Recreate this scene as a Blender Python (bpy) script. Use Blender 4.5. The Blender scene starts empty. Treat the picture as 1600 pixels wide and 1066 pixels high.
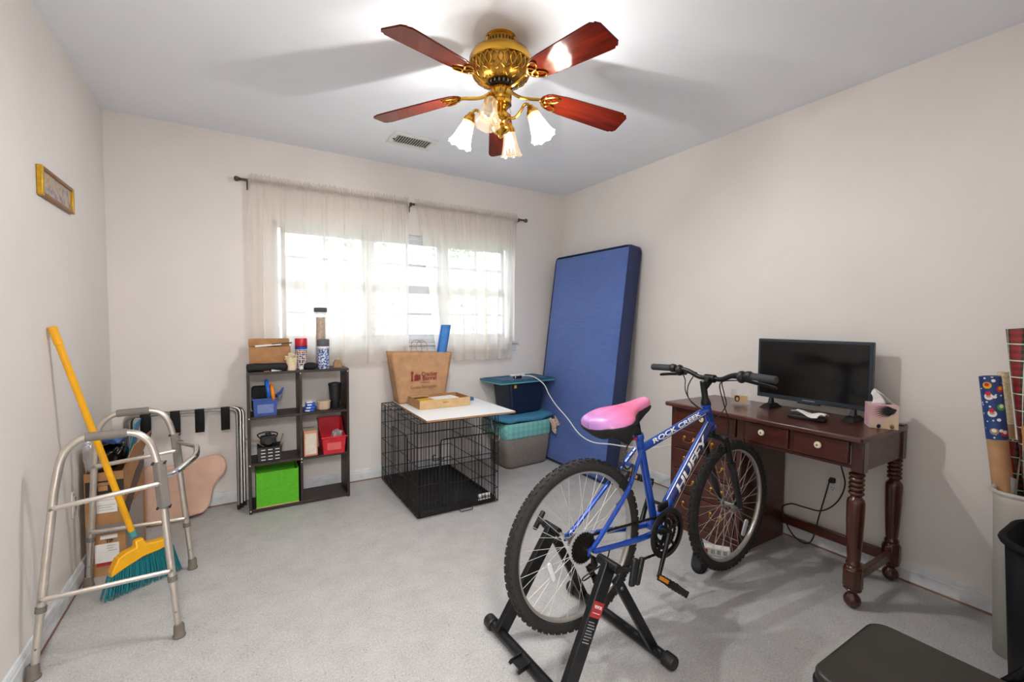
import bpy, bmesh, math, random
from mathutils import Matrix, Vector
random.seed(7)
PI = math.pi
SC = bpy.context.scene
COL = SC.collection

# ------------------------------------------------------------------ camera
CAM = (0.65577, -3.49076, 1.22937)
YAW, PITCH, ROLL, FPX = 0.547862, -0.0438689, 0.0061748, 698.632
def cam_setup():
    f = Vector((math.sin(YAW)*math.cos(PITCH), math.cos(YAW)*math.cos(PITCH), math.sin(PITCH)))
    r = Vector((math.cos(YAW), -math.sin(YAW), 0)); u = r.cross(f)
    r2 = r*math.cos(ROLL)+u*math.sin(ROLL); u2 = -r*math.sin(ROLL)+u*math.cos(ROLL)
    cd = bpy.data.cameras.new('camera'); cd.sensor_fit = 'HORIZONTAL'; cd.sensor_width = 36
    cd.lens = FPX*36/1600; cd.clip_start = .02; cd.clip_end = 200
    co = bpy.data.objects.new('camera', cd); COL.objects.link(co)
    m = Matrix((r2, u2, -f)).transposed().to_4x4(); m.translation = Vector(CAM)
    co.matrix_world = m; SC.camera = co
cam_setup()

# ------------------------------------------------------------------ world, exposure
SC.view_settings.view_transform = 'Standard'; SC.view_settings.look = 'None'
SC.view_settings.gamma = 1; SC.view_settings.use_curve_mapping = False
SC.view_settings.exposure = 0.75
w = bpy.data.worlds.new('sky'); SC.world = w; w.use_nodes = True
bgn = w.node_tree.nodes['Background']; bgn.inputs[0].default_value = (.80, .90, 1, 1); bgn.inputs[1].default_value = 3.5
BULB_W = 17.5            # watts of each lit fan bulb
HALL_FILL_W = 82.0            # watts of the added, unseen fill lamp in the hallway

# ------------------------------------------------------------------ helpers
def lin(h):
    h = h.lstrip('#'); o = []
    for i in (0, 2, 4):
        c = int(h[i:i+2], 16)/255; o.append(c/12.92 if c <= .04045 else ((c+.055)/1.055)**2.4)
    return (*o, 1)
MATS = {}
class NT:
    def __init__(s, name):
        s.m = bpy.data.materials.new(name); s.m.use_nodes = True; s.t = s.m.node_tree
        s.b = s.t.nodes['Principled BSDF']; s.out = s.t.nodes['Material Output']; MATS[name] = s.m
    def n(s, typ, **kw):
        x = s.t.nodes.new(typ)
        for k, v in kw.items(): setattr(x, k, v)
        return x
    def l(s, a, b): s.t.links.new(a, b)
    def coord(s, scale=(1, 1, 1), rot=(0, 0, 0), src='Object'):
        tc = s.n('ShaderNodeTexCoord'); mp = s.n('ShaderNodeMapping')
        mp.inputs['Scale'].default_value = scale; mp.inputs['Rotation'].default_value = rot
        s.l(tc.outputs[src], mp.inputs[0]); return mp.outputs[0]
    def ramp(s, fac, stops, interp='LINEAR'):
        r = s.n('ShaderNodeValToRGB'); r.color_ramp.interpolation = interp
        e = r.color_ramp.elements
        while len(e) < len(stops): e.new(.5)
        for i, (p, c) in enumerate(stops): e[i].position = p; e[i].color = c if not isinstance(c, str) else lin(c)
        s.l(fac, r.inputs[0]); return r.outputs[0]
    def mix(s, fac, a, b, mode='MIX'):
        x = s.n('ShaderNodeMix', data_type='RGBA', blend_type=mode)
        for sock, v in ((x.inputs[0], fac), (x.inputs[6], a), (x.inputs[7], b)):
            if hasattr(v, 'type'): s.l(v, sock)
            else: sock.default_value = lin(v) if isinstance(v, str) else v
        return x.outputs[2]
    def noise(s, vec, scale, detail=4, rough=.55):
        x = s.n('ShaderNodeTexNoise'); x.inputs['Scale'].default_value = scale
        x.inputs['Detail'].default_value = detail; x.inputs['Roughness'].default_value = rough
        s.l(vec, x.inputs['Vector']); return x.outputs['Fac']
    def bump(s, h, strength=.2, dist=.002):
        b = s.n('ShaderNodeBump'); b.inputs['Strength'].default_value = strength; b.inputs['Distance'].default_value = dist
        s.l(h, b.inputs['Height']); s.l(b.outputs[0], s.b.inputs['Normal'])
    def color(s, c): s.l(c, s.b.inputs['Base Color'])
    def rough(s, v): s.b.inputs['Roughness'].default_value = v
def mat(name, col, rough=.5, metal=0, var=.06, scale=25, bump=0, spec=None, coat=0):
    if name in MATS: return MATS[name]
    s = NT(name); s.rough(rough); s.b.inputs['Metallic'].default_value = metal
    if spec is not None: s.b.inputs['Specular IOR Level'].default_value = spec
    if coat: s.b.inputs['Coat Weight'].default_value = coat; s.b.inputs['Coat Roughness'].default_value = .08
    c = lin(col)
    v = s.coord(); nz = s.noise(v, scale)
    lo = tuple(max(0, x*(1-var*1.6)) for x in c[:3])+(1,); hi = tuple(min(1, x*(1+var*1.6)) for x in c[:3])+(1,)
    s.color(s.ramp(nz, [(.3, lo), (.7, hi)]))
    if bump: s.bump(nz, bump)
    return s.m
def thin(name, col, transp=.5, transl=.6, rough=.6, gloss=0):
    """thin sheet: transparent part + translucent/diffuse part (+ gloss)"""
    s = NT(name); s.t.nodes.remove(s.b)
    tr = s.n('ShaderNodeBsdfTransparent'); tl = s.n('ShaderNodeBsdfTranslucent'); df = s.n('ShaderNodeBsdfDiffuse')
    tl.inputs[0].default_value = lin(col); df.inputs[0].default_value = lin(col)
    m1 = s.n('ShaderNodeMixShader'); m1.inputs[0].default_value = transl; s.l(df.outputs[0], m1.inputs[1]); s.l(tl.outputs[0], m1.inputs[2])
    m2 = s.n('ShaderNodeMixShader'); m2.inputs[0].default_value = transp; s.l(m1.outputs[0], m2.inputs[1]); s.l(tr.outputs[0], m2.inputs[2])
    o = m2.outputs[0]
    if gloss:
        g = s.n('ShaderNodeBsdfGlossy'); g.inputs['Roughness'].default_value = rough
        m3 = s.n('ShaderNodeMixShader'); m3.inputs[0].default_value = gloss; s.l(o, m3.inputs[1]); s.l(g.outputs[0], m3.inputs[2]); o = m3.outputs[0]
    s.l(o, s.out.inputs[0]); return s.m
def emit(name, col, strength):
    s = NT(name); s.b.inputs['Base Color'].default_value = lin(col)
    s.b.inputs['Emission Color'].default_value = lin(col); s.b.inputs['Emission Strength'].default_value = strength; return s.m

def basis(o, x, y, z):
    m = Matrix((Vector(x), Vector(y), Vector(z))).transposed().to_4x4(); m.translation = Vector(o); return m
def along(a, b):
    """matrix with local z from a to b, origin a"""
    a, b = Vector(a), Vector(b); q = (b-a).to_track_quat('Z', 'Y'); m = q.to_matrix().to_4x4(); m.translation = a; return m
def TR(x=0, y=0, z=0): return Matrix.Translation((x, y, z))
def RX(d): return Matrix.Rotation(math.radians(d), 4, 'X')
def RY(d): return Matrix.Rotation(math.radians(d), 4, 'Y')
def RZ(d): return Matrix.Rotation(math.radians(d), 4, 'Z')

class B:
    def __init__(s): s.v = []; s.f = []
    def add(s, vs, fs, M=None):
        k = len(s.v)
        s.v += [tuple(M @ Vector(v)) for v in vs] if M else [tuple(v) for v in vs]
        s.f += [tuple(i+k for i in f) for f in fs]; return s
    def bb(s, x0, x1, y0, y1, z0, z1, M=None):
        vs = [(x, y, z) for z in (z0, z1) for y in (y0, y1) for x in (x0, x1)]
        return s.add(vs, [(0, 2, 3, 1), (4, 5, 7, 6), (0, 1, 5, 4), (2, 6, 7, 3), (0, 4, 6, 2), (1, 3, 7, 5)], M)
    def box(s, c, d, M=None):
        return s.bb(c[0]-d[0]/2, c[0]+d[0]/2, c[1]-d[1]/2, c[1]+d[1]/2, c[2]-d[2]/2, c[2]+d[2]/2, M)
    def frustum(s, x0, x1, y0, y1, z0, X0, X1, Y0, Y1, z1, M=None):
        vs = [(x0, y0, z0), (x1, y0, z0), (x1, y1, z0), (x0, y1, z0), (X0, Y0, z1), (X1, Y0, z1), (X1, Y1, z1), (X0, Y1, z1)]
        return s.add(vs, [(3, 2, 1, 0), (4, 5, 6, 7), (0, 1, 5, 4), (1, 2, 6, 5), (2, 3, 7, 6), (3, 0, 4, 7)], M)
    def tube(s, path, r, n=10, closed=False, M=None, sx=1, sy=1):
        P = [Vector(p) for p in path]; N = len(P); rs = r if isinstance(r, (list, tuple)) else [r]*N
        T = []
        for i in range(N):
            a = P[(i-1) % N] if (closed or i > 0) else P[i]; b = P[(i+1) % N] if (closed or i < N-1) else P[i]
            t = (b-a); T.append(t.normalized() if t.length > 1e-9 else Vector((0, 0, 1)))
        up = Vector((0, 0, 1)) if abs(T[0].z) < .9 else Vector((1, 0, 0))
        nn = (up - T[0]*up.dot(T[0])).normalized(); vs = []
        for i in range(N):
            nn = (nn - T[i]*nn.dot(T[i])); nn = nn.normalized() if nn.length > 1e-6 else T[i].orthogonal().normalized()
            bn = T[i].cross(nn)
            for k in range(n):
                a = 2*PI*k/n; vs.append(P[i]+(nn*math.cos(a)*sx+bn*math.sin(a)*sy)*rs[i])
        fs = []
        for i in range(N if closed else N-1):
            j = (i+1) % N
            for k in range(n): fs.append((i*n+k, i*n+(k+1) % n, j*n+(k+1) % n, j*n+k))
        if not closed: fs += [tuple(range(n-1, -1, -1)), tuple((N-1)*n+k for k in range(n))]
        return s.add(vs, fs, M)
    def cyl(s, a, b, r, r2=None, n=16, M=None): return s.tube([a, b], [r, r if r2 is None else r2], n, M=M)
    def lathe(s, prof, n=24, M=None, cap=True):
        vs = []; fs = []
        for r, z in prof:
            for k in range(n): vs.append((r*math.cos(2*PI*k/n), r*math.sin(2*PI*k/n), z))
        for i in range(len(prof)-1):
            for k in range(n): fs.append((i*n+k, i*n+(k+1) % n, (i+1)*n+(k+1) % n, (i+1)*n+k))
        if cap: fs += [tuple(range(n-1, -1, -1)), tuple((len(prof)-1)*n+k for k in range(n))]
        return s.add(vs, fs, M)
    def prism(s, pts, h, M=None):
        n = len(pts); vs = [(x, y, 0) for x, y in pts]+[(x, y, h) for x, y in pts]
        return s.add(vs, [tuple(range(n-1, -1, -1)), tuple(range(n, 2*n))]+[(i, (i+1) % n, n+(i+1) % n, n+i) for i in range(n)], M)
    def grid(s, fn, nu, nv, M=None, cu=False):
        vs = [fn(i/(nu if cu else nu-1), j/(nv-1)) for j in range(nv) for i in range(nu)]
        fs = [(j*nu+i, j*nu+(i+1) % nu, (j+1)*nu+(i+1) % nu, (j+1)*nu+i) for j in range(nv-1) for i in range(nu if cu else nu-1)]
        return s.add(vs, fs, M)
    def ball(s, c, r, n=14, M=None):
        rx, ry, rz = r if isinstance(r, (list, tuple)) else (r, r, r); vs = []; m = n//2+1
        def fn(u, v): a = 2*PI*u; b = PI*(v-.5)*.998; return (c[0]+rx*math.cos(b)*math.cos(a), c[1]+ry*math.cos(b)*math.sin(a), c[2]+rz*math.sin(b))
        return s.grid(fn, n, m, M, cu=True)
    def torus(s, R, r, n=48, m=10, M=None, sz=1):
        return s.tube([(R*math.cos(2*PI*k/n), R*math.sin(2*PI*k/n), 0) for k in range(n)], r, m, closed=True, M=M)
    def build(s, name, m, parent=None, loc=None, rz=0, smooth=35, bevel=0, seg=2, solid=0, sub=0, clean=False):
        me = bpy.data.meshes.new(name); me.from_pydata(s.v, [], s.f)
        bm = bmesh.new(); bm.from_mesh(me)
        if clean: bmesh.ops.remove_doubles(bm, verts=bm.verts, dist=1e-5)
        bmesh.ops.recalc_face_normals(bm, faces=bm.faces)
        bm.to_mesh(me); bm.free()
        if smooth:
            me.polygons.foreach_set('use_smooth', [True]*len(me.polygons)); me.set_sharp_from_angle(angle=math.radians(smooth))
        me.materials.append(MATS[m] if isinstance(m, str) else m)
        o = bpy.data.objects.new(name, me); COL.objects.link(o)
        if parent: o.parent = parent
        if loc: o.location = loc
        if rz: o.rotation_euler = (0, 0, math.radians(rz))
        if solid: md = o.modifiers.new('solid', 'SOLIDIFY'); md.thickness = solid; md.offset = 0
        if bevel: md = o.modifiers.new('bevel', 'BEVEL'); md.width = bevel; md.segments = seg; md.limit_method = 'ANGLE'; md.angle_limit = math.radians(40)
        if sub: md = o.modifiers.new('sub', 'SUBSURF'); md.levels = sub; md.render_levels = sub
        return o
def E(name, loc=(0, 0, 0), rz=0, rot=None):
    o = bpy.data.objects.new(name, None); COL.objects.link(o); o.location = loc
    o.rotation_euler = rot if rot else (0, 0, math.radians(rz)); o.empty_display_size = .05; return o
def T(o, label, cat, group=None):
    o['label'] = label; o['category'] = cat
    if group: o['group'] = group
    return o
def ST(o): o['kind'] = 'structure'; return o
def STUFF(o): o['kind'] = 'stuff'; return o
def smoothpath(pts, n=8, closed=False):
    """Catmull-Rom through pts"""
    P = [Vector(p) for p in pts]; out = []; N = len(P)
    rng = range(N) if closed else range(N-1)
    for i in rng:
        if closed: p0, p1, p2, p3 = P[i-1], P[i], P[(i+1) % N], P[(i+2) % N]
        else: p0 = P[max(i-1, 0)]; p1 = P[i]; p2 = P[i+1]; p3 = P[min(i+2, N-1)]
        for k in range(n):
            t = k/n; out.append(.5*((2*p1)+(p2-p0)*t+(2*p0-5*p1+4*p2-p3)*t*t+(3*p1-p0-3*p2+p3)*t**3))
    if not closed: out.append(P[-1])
    return out
def rounded(pts, r, n=5):
    """polyline with rounded corners"""
    P = [Vector(p) for p in pts]; out = [P[0]]
    for i in range(1, len(P)-1):
        a, b, c = P[i-1], P[i], P[i+1]; d = min(r, (a-b).length*.49, (c-b).length*.49)
        s = b+(a-b).normalized()*d; e = b+(c-b).normalized()*d
        for k in range(n+1): t = k/n; out.append(s*(1-t)**2+b*2*t*(1-t)+e*t*t)
    out.append(P[-1]); return out
def rrect(w, h, r, n=4):
    o = []
    for cx, cy, a0 in ((w/2-r, h/2-r, 0), (-w/2+r, h/2-r, 90), (-w/2+r, -h/2+r, 180), (w/2-r, -h/2+r, 270)):
        for k in range(n+1): a = math.radians(a0+90*k/n); o.append((cx+r*math.cos(a), cy+r*math.sin(a)))
    return o
def text(s, size, M, m, parent, name='lettering', shear=0, bold=0, width=None, wrap=None, align='CENTER', ext=.0004):
    cu = bpy.data.curves.new(name, 'FONT'); cu.body = s; cu.size = size; cu.align_x = align; cu.align_y = 'CENTER'
    cu.shear = shear; cu.offset = bold; cu.extrude = 0 if wrap else ext; cu.resolution_u = 3
    t = bpy.data.objects.new(name, cu); COL.objects.link(t); bpy.context.view_layer.update()
    me = bpy.data.meshes.new_from_object(t.evaluated_get(bpy.context.evaluated_depsgraph_get()))
    bpy.data.objects.remove(t); bpy.data.curves.remove(cu)
    bm = bmesh.new(); bm.from_mesh(me)
    if width:
        xs = [v.co.x for v in bm.verts]; k = width/(max(xs)-min(xs))
        for v in bm.verts: v.co.x *= k
    if wrap:
        for k in range(-8, 9):
            bmesh.ops.bisect_plane(bm, geom=bm.verts[:]+bm.edges[:]+bm.faces[:], plane_co=(0, k*size/14, 0), plane_no=(0, 1, 0))
        for v in bm.verts:
            a = v.co.y/wrap; v.co = Vector((v.co.x, wrap*math.sin(a), wrap*math.cos(a)))
    bm.transform(M); bm.to_mesh(me); bm.free(); me.materials.clear(); me.materials.append(MATS[m])
    o = bpy.data.objects.new(name, me); COL.objects.link(o); o.parent = parent; return o

# ------------------------------------------------------------------ materials
def mk_materials():
    # painted concrete / worn terrazzo floor
    s = NT('floor_paint'); v = s.coord()
    big = s.noise(v, 1.4, 5, .6); mid = s.noise(v, 9, 6, .7); fine = s.noise(v, 140, 3, .7)
    c = s.ramp(big, [(.3, '#acaaa8'), (.7, '#c2c0bd')])
    c = s.mix(.5, c, s.ramp(mid, [(.32, '#9c9b99'), (.62, '#c8c6c3')]))
    c = s.mix(.35, c, s.ramp(fine, [(.35, '#807f7e'), (.65, '#dedcda')]))
    vo = s.n('ShaderNodeTexVoronoi'); vo.inputs['Scale'].default_value = 62; s.l(v, vo.inputs['Vector'])
    gate = s.noise(v, 13, 3, .6)
    sp = s.ramp(vo.outputs['Distance'], [(.10, (1, 1, 1, 1)), (.2, (0, 0, 0, 1))]); gt = s.ramp(gate, [(.50, (0, 0, 0, 1)), (.60, (1, 1, 1, 1))])
    ml = s.n('ShaderNodeMath', operation='MULTIPLY'); s.l(sp, ml.inputs[0]); s.l(gt, ml.inputs[1])
    ml2 = s.n('ShaderNodeMath', operation='MULTIPLY'); s.l(ml.outputs[0], ml2.inputs[0]); ml2.inputs[1].default_value = .7
    c = s.mix(ml2.outputs[0], c, '#5a5958'); s.color(c); s.rough(.55); s.bump(fine, .12, .001)
    # wall paint
    for nm, a, b in (('wall_paint', '#e5dfda', '#ebe5e0'), ('ceiling_paint', '#eef1f7', '#f3f5fa')):
        s = NT(nm); v = s.coord(); s.color(s.ramp(s.noise(v, 1.6, 4), [(.3, a), (.7, b)])); s.rough(.75)
        s.bump(s.noise(v, 260, 3), .05, .0015)
    s = NT('trim_paint'); v = s.coord(scale=(1, 1, 1))
    c = s.ramp(s.noise(v, 14, 6, .7), [(.25, '#b9bcbf'), (.45, '#d6d9dc'), (.7, '#e2e4e6')]); s.color(c); s.rough(.5)
    mat('base_strip', '#8a6558', .7)
    # woods
    def wood(nm, a, b, rough, axis, sc=1.0, coat=.3):
        s = NT(nm); st = [14*sc]*3; st[axis] = 1.2*sc
        v = s.coord(scale=st); n1 = s.noise(v, 2.2, 6, .65); s.color(s.ramp(n1, [(.3, a), (.72, b)])); s.rough(rough)
        s.b.inputs['Coat Weight'].default_value = coat; s.b.inputs['Coat Roughness'].default_value = .12
    wood('desk_wood', '#38150e', '#5c271a', .32, 1); wood('desk_wood_side', '#3a1a13', '#553024', .34, 0); wood('desk_wood_leg', '#34150f', '#57281c', .22, 2)
    wood('fan_wood', '#40110a', '#6c200e', .10, 0, coat=0); MATS['fan_wood'].node_tree.nodes['Principled BSDF'].inputs['Specular IOR Level'].default_value = .22; wood('espresso', '#2a1f1b', '#3b2d27', .5, 0, coat=0)
    mat('brass', '#c99a3a', .18, 1, .04); mat('brass_dull', '#a87f38', .32, 1, .05); mat('chrome', '#cfcfd0', .15, 1, .02); mat('alloy', '#cfc7bd', .36, .85, .06, 18)
    mat('alloy_rim', '#c9c4bd', .38, .75, .03); mat('grip_grey', '#7d7772', .75); mat('foot_rubber', '#6f675d', .8); mat('collar_grey', '#6c6965', .6)
    mat('black_plastic', '#191a1c', .45); mat('black_matte', '#161617', .8); mat('black_gloss', '#0d0d0f', .2); mat('black_metal', '#17181a', .38, .3)
    mat('tire_rubber', '#252322', .8, 0, .12, 60); mat('steel', '#9a9894', .3, 1); mat('dark_steel', '#3c3630', .4, .8); mat('spoke_steel', '#c2bfba', .5, .3)
    mat('bike_blue', '#0f49b0', .22, .15, .03, 5, coat=.8); mat('bike_navy', '#1c2f6e', .25, .1, .03, coat=.6); mat('decal_white', '#eceae4', .4, 0, .02)
    mat('amber', '#d98a18', .3); mat('reflector', '#d8dbe0', .25, 0, .03); mat('cable_black', '#151515', .5)
    mat('cream_knob', '#e9dfc4', .25); mat('dark_hole', '#2a1c14', .6); mat('white_plastic', '#e6e4df', .45, 0, .02); mat('white_paper', '#eeece8', .8, 0, .03, 40)
    mat('kraft', '#b98f69', .85, 0, .10, 14, .15); mat('cardboard', '#ad8055', .85, 0, .08, 20); mat('cardboard_light', '#caa878', .85, 0, .06, 20)
    mat('tape_grey', '#8d8d8c', .35, 0, .04); mat('tape_black', '#2b2523', .4, 0, .06); mat('label_red', '#b23036', .6); mat('ink', '#2a2625', .8); mat('ink_red', '#8c2d33', .8); mat('ink_brown', '#8a5e43', .8); mat('ink_grey', '#9a9ca0', .8)
    mat('yellow', '#eeac0a', .4, 0, .03); mat('bristle_teal', '#157780', .6, 0, .18, 200); mat('teal_collar', '#3f8c8c', .5)
    mat('pink_foam', '#d9b29c', .8, 0, .05, 9, .05); mat('strap_black', '#131314', .85, 0, .1, 200)
    mat('blue_plastic', '#2f4f97', .45); mat('blue_label', '#6f7fb4', .6); mat('ring_blue', '#0e63c4', .4); mat('ring_orange', '#ee8a12', .4); mat('bright_blue', '#124fb5', .4)
    mat('red_plastic', '#c81f30', .4); mat('red_label', '#d8645f', .6); mat('green_fabric', '#57b21f', .8, 0, .07, 60); mat('green_dark', '#2f7a14', .85)
    mat('tan_box', '#cdb79c', .7); mat('salmon', '#d98a6a', .6); mat('beige_pane', '#d9cfbf', .7); mat('grey_plastic', '#5b5d63', .5); mat('seed_beige', '#b39a78', .8, 0, .25, 90)
    mat('navy_plastic', '#131d38', .42, 0, .04); mat('lid_blue', '#2b5878', .45); mat('lid_teal', '#5fa6a6', .5); mat('yellow_sticker', '#d8a92a', .6)
    mat('basket_grey', '#77706a', .9, 0, .10, 70, .25); mat('cushion_blue', '#3f80a4', .85, 0, .08, 40)
    mat('fabric_teal', '#76b9b5', .85, 0, .1, 50); mat('navy_cover', '#2a355c', .8, 0, .05, 12); mat('whiteboard', '#eef0f2', .35, 0, .01)
    mat('screen', '#08090a', .12, 0, .02); mat('tv_bezel', '#26313b', .35); mat('gilt', '#c79a24', .35, .6, .1, 60); mat('gilt_dark', '#8a5d28', .4, .4, .1, 60)
    mat('pewter', '#5c534d', .4, .8); mat('wire_black', '#1d1a19', .45, .4); mat('tray_black', '#191a1b', .6, 0, .08)
    mat('seat_vinyl', '#231f17', .42, 0, .06, 8, .05); mat('slot_dark', '#3a3a3a', .9)
    mat('foam_blue', '#3f7fc8', .7); mat('wood_block', '#a98660', .7); mat('grey_lid', '#4c4e55', .5); mat('bag_blue', '#3d5a8e', .25, 0, .1, 20); mat('teal_book', '#3a8fb0', .5)
    mat('skin_warm', '#c79a80', .7); mat('hair_dark', '#3a2620', .8); mat('orange_kraft', '#c98b55', .8); mat('glass_glow', '#f2efe6', .3)
    mat('grass', '#9c9f90', .9, 0, .15, 4); mat('siding', '#cfd2d3', .8); mat('shingle', '#8b8986', .9, 0, .12, 20); mat('leaf', '#7f9b6c', .9, 0, .2, 3); mat('bark', '#6b5a48', .9)
    thin('sheer', '#faf3ea', .34, .62); thin('clear_plastic', '#e8e8ea', .62, .4, .2, .1); thin('glass', '#ffffff', .93, .5, .02, .06); thin('acrylic', '#ffffff', .8, .4, .05, .1)
    thin('shade_glass', '#c9c0b0', .34, .6, .2, .06); thin('shade_clear', '#c2ac8c', .66, .5, .12, .16); thin('bin_white', '#e9e7e2', .12, .55, .4, .05)
    emit('bulb_on', '#fff3dc', 5.0); mat('bulb_off', '#e9e0cc', .2)
    # patterned surfaces
    s = NT('plaid'); v = s.coord(scale=(1, 1, 1), rot=(0, 0, .6))
    def stripes(axis, sc, lo, hi):
        sp = s.n('ShaderNodeSeparateXYZ'); s.l(v, sp.inputs[0]); m = s.n('ShaderNodeMath', operation='MULTIPLY'); s.l(sp.outputs[axis], m.inputs[0]); m.inputs[1].default_value = sc
        fr = s.n('ShaderNodeMath', operation='FRACT'); s.l(m.outputs[0], fr.inputs[0]); return s.ramp(fr.outputs[0], [(0, (0, 0, 0, 1)), (lo, (1, 1, 1, 1)), (hi, (0, 0, 0, 1))], 'CONSTANT')
    c = s.mix(stripes('Z', 16, .1, .55), '#8f1f26', '#1d3d2a'); c = s.mix(stripes('Z', 16, .75, .95), c, '#22201e'); c2 = s.mix(.5, c, s.mix(stripes('Y', 22, .2, .6), '#a3262c', '#1c3a28'))
    c2 = s.mix(stripes('Z', 16, .3, .36), c2, '#e6e2cf'); c2 = s.mix(stripes('Y', 22, .4, .46), c2, '#d9d7c6'); s.color(c2); s.rough(.35)
    s = NT('wrap_navy'); v = s.coord(); vo = s.n('ShaderNodeTexVoronoi'); vo.inputs['Scale'].default_value = 55; s.l(v, vo.inputs['Vector'])
    c = s.mix(s.ramp(vo.outputs['Distance'], [(.18, (1, 1, 1, 1)), (.22, (0, 0, 0, 1))]), '#23407c', '#dfe5ee'); s.color(c); s.rough(.4)
    s = NT('dots'); v = s.coord(); vo = s.n('ShaderNodeTexVoronoi'); vo.inputs['Scale'].default_value = 75; vo.inputs['Randomness'].default_value = .35; s.l(v, vo.inputs['Vector'])
    c = s.mix(s.ramp(vo.outputs['Distance'], [(.36, (1, 1, 1, 1)), (.44, (0, 0, 0, 1))]), '#e3d6cc', s.ramp(vo.outputs['Color'], [(.35, '#2a4a96'), (.5, '#a8313b'), (.65, '#2b2b3c')])); s.color(c)
    s = NT('blue_scroll'); v = s.coord(); n1 = s.noise(v, 95, 2, .5); s.color(s.ramp(n1, [(.44, '#33477e'), (.5, '#7e93c4'), (.56, '#d5dcea')])); s.rough(.35)
    s = NT('cloud_cup'); v = s.coord(scale=(1, 1, 2)); n1 = s.noise(v, 60, 3, .6); s.color(s.ramp(n1, [(.38, '#e7c9c4'), (.5, '#eee2c3'), (.6, '#d8c25c'), (.7, '#e8d9d2')])); s.rough(.8)
    s = NT('mattress_blue'); v = s.coord(scale=(1, 1, 1)); wv = s.coord(scale=(5, 5, 260)); n1 = s.noise(wv, 1.5, 3); n2 = s.noise(v, 2.5, 4)
    c = s.mix(.5, s.ramp(n1, [(.3, '#365090'), (.7, '#5b78b8')]), s.ramp(n2, [(.3, '#3b5598'), (.7, '#5470b2')])); s.color(c); s.rough(.75); s.bump(n1, .15, .001)
    s.b.inputs['Sheen Weight'].default_value = .3
    s = NT('cloth_print'); v = s.coord(); n1 = s.noise(v, 45, 3, .6); s.color(s.ramp(n1, [(.35, '#e6dccb'), (.5, '#a9785a'), (.6, '#ded6c6'), (.72, '#5f5148')])); s.rough(.9)
    s = NT('teal_quilt'); v = s.coord(scale=(28, 28, 28), rot=(0, PI/4, 0)); ck = s.n('ShaderNodeTexChecker'); ck.inputs['Scale'].default_value = 1
    s.l(v, ck.inputs['Vector']); s.color(s.mix(ck.outputs['Fac'], '#6db3af', '#82c2bd')); s.rough(.85)
    s = NT('tissue_print'); v = s.coord(); n1 = s.noise(v, 6, 2); s.color(s.ramp(n1, [(.40, '#dcaab6'), (.52, '#e3c6bb'), (.62, '#dbc3a2')])); s.rough(.5)
    s = NT('seat_gel'); v = s.coord(src='Generated'); sp = s.n('ShaderNodeSeparateXYZ'); s.l(v, sp.inputs[0])
    n1 = s.noise(v, 2.5, 2); c = s.ramp(sp.outputs['X'], [(0, '#9d7cc4'), (.22, '#cf7fb6'), (.5, '#da5f88'), (1, '#e489ac')]); c = s.mix(.3, c, s.ramp(n1, [(.3, '#e2607f'), (.7, '#d08fd0')])); s.color(c); s.rough(.38)
    s.b.inputs['Coat Weight'].default_value = .3
    s = NT('small_picture'); v = s.coord(); n1 = s.noise(v, 30, 3, .6); s.color(s.ramp(n1, [(.3, '#6a5a4c'), (.45, '#9a8fa0'), (.55, '#c2b08c'), (.7, '#a87a5c')])); s.rough(.4)
mk_materials()

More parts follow.
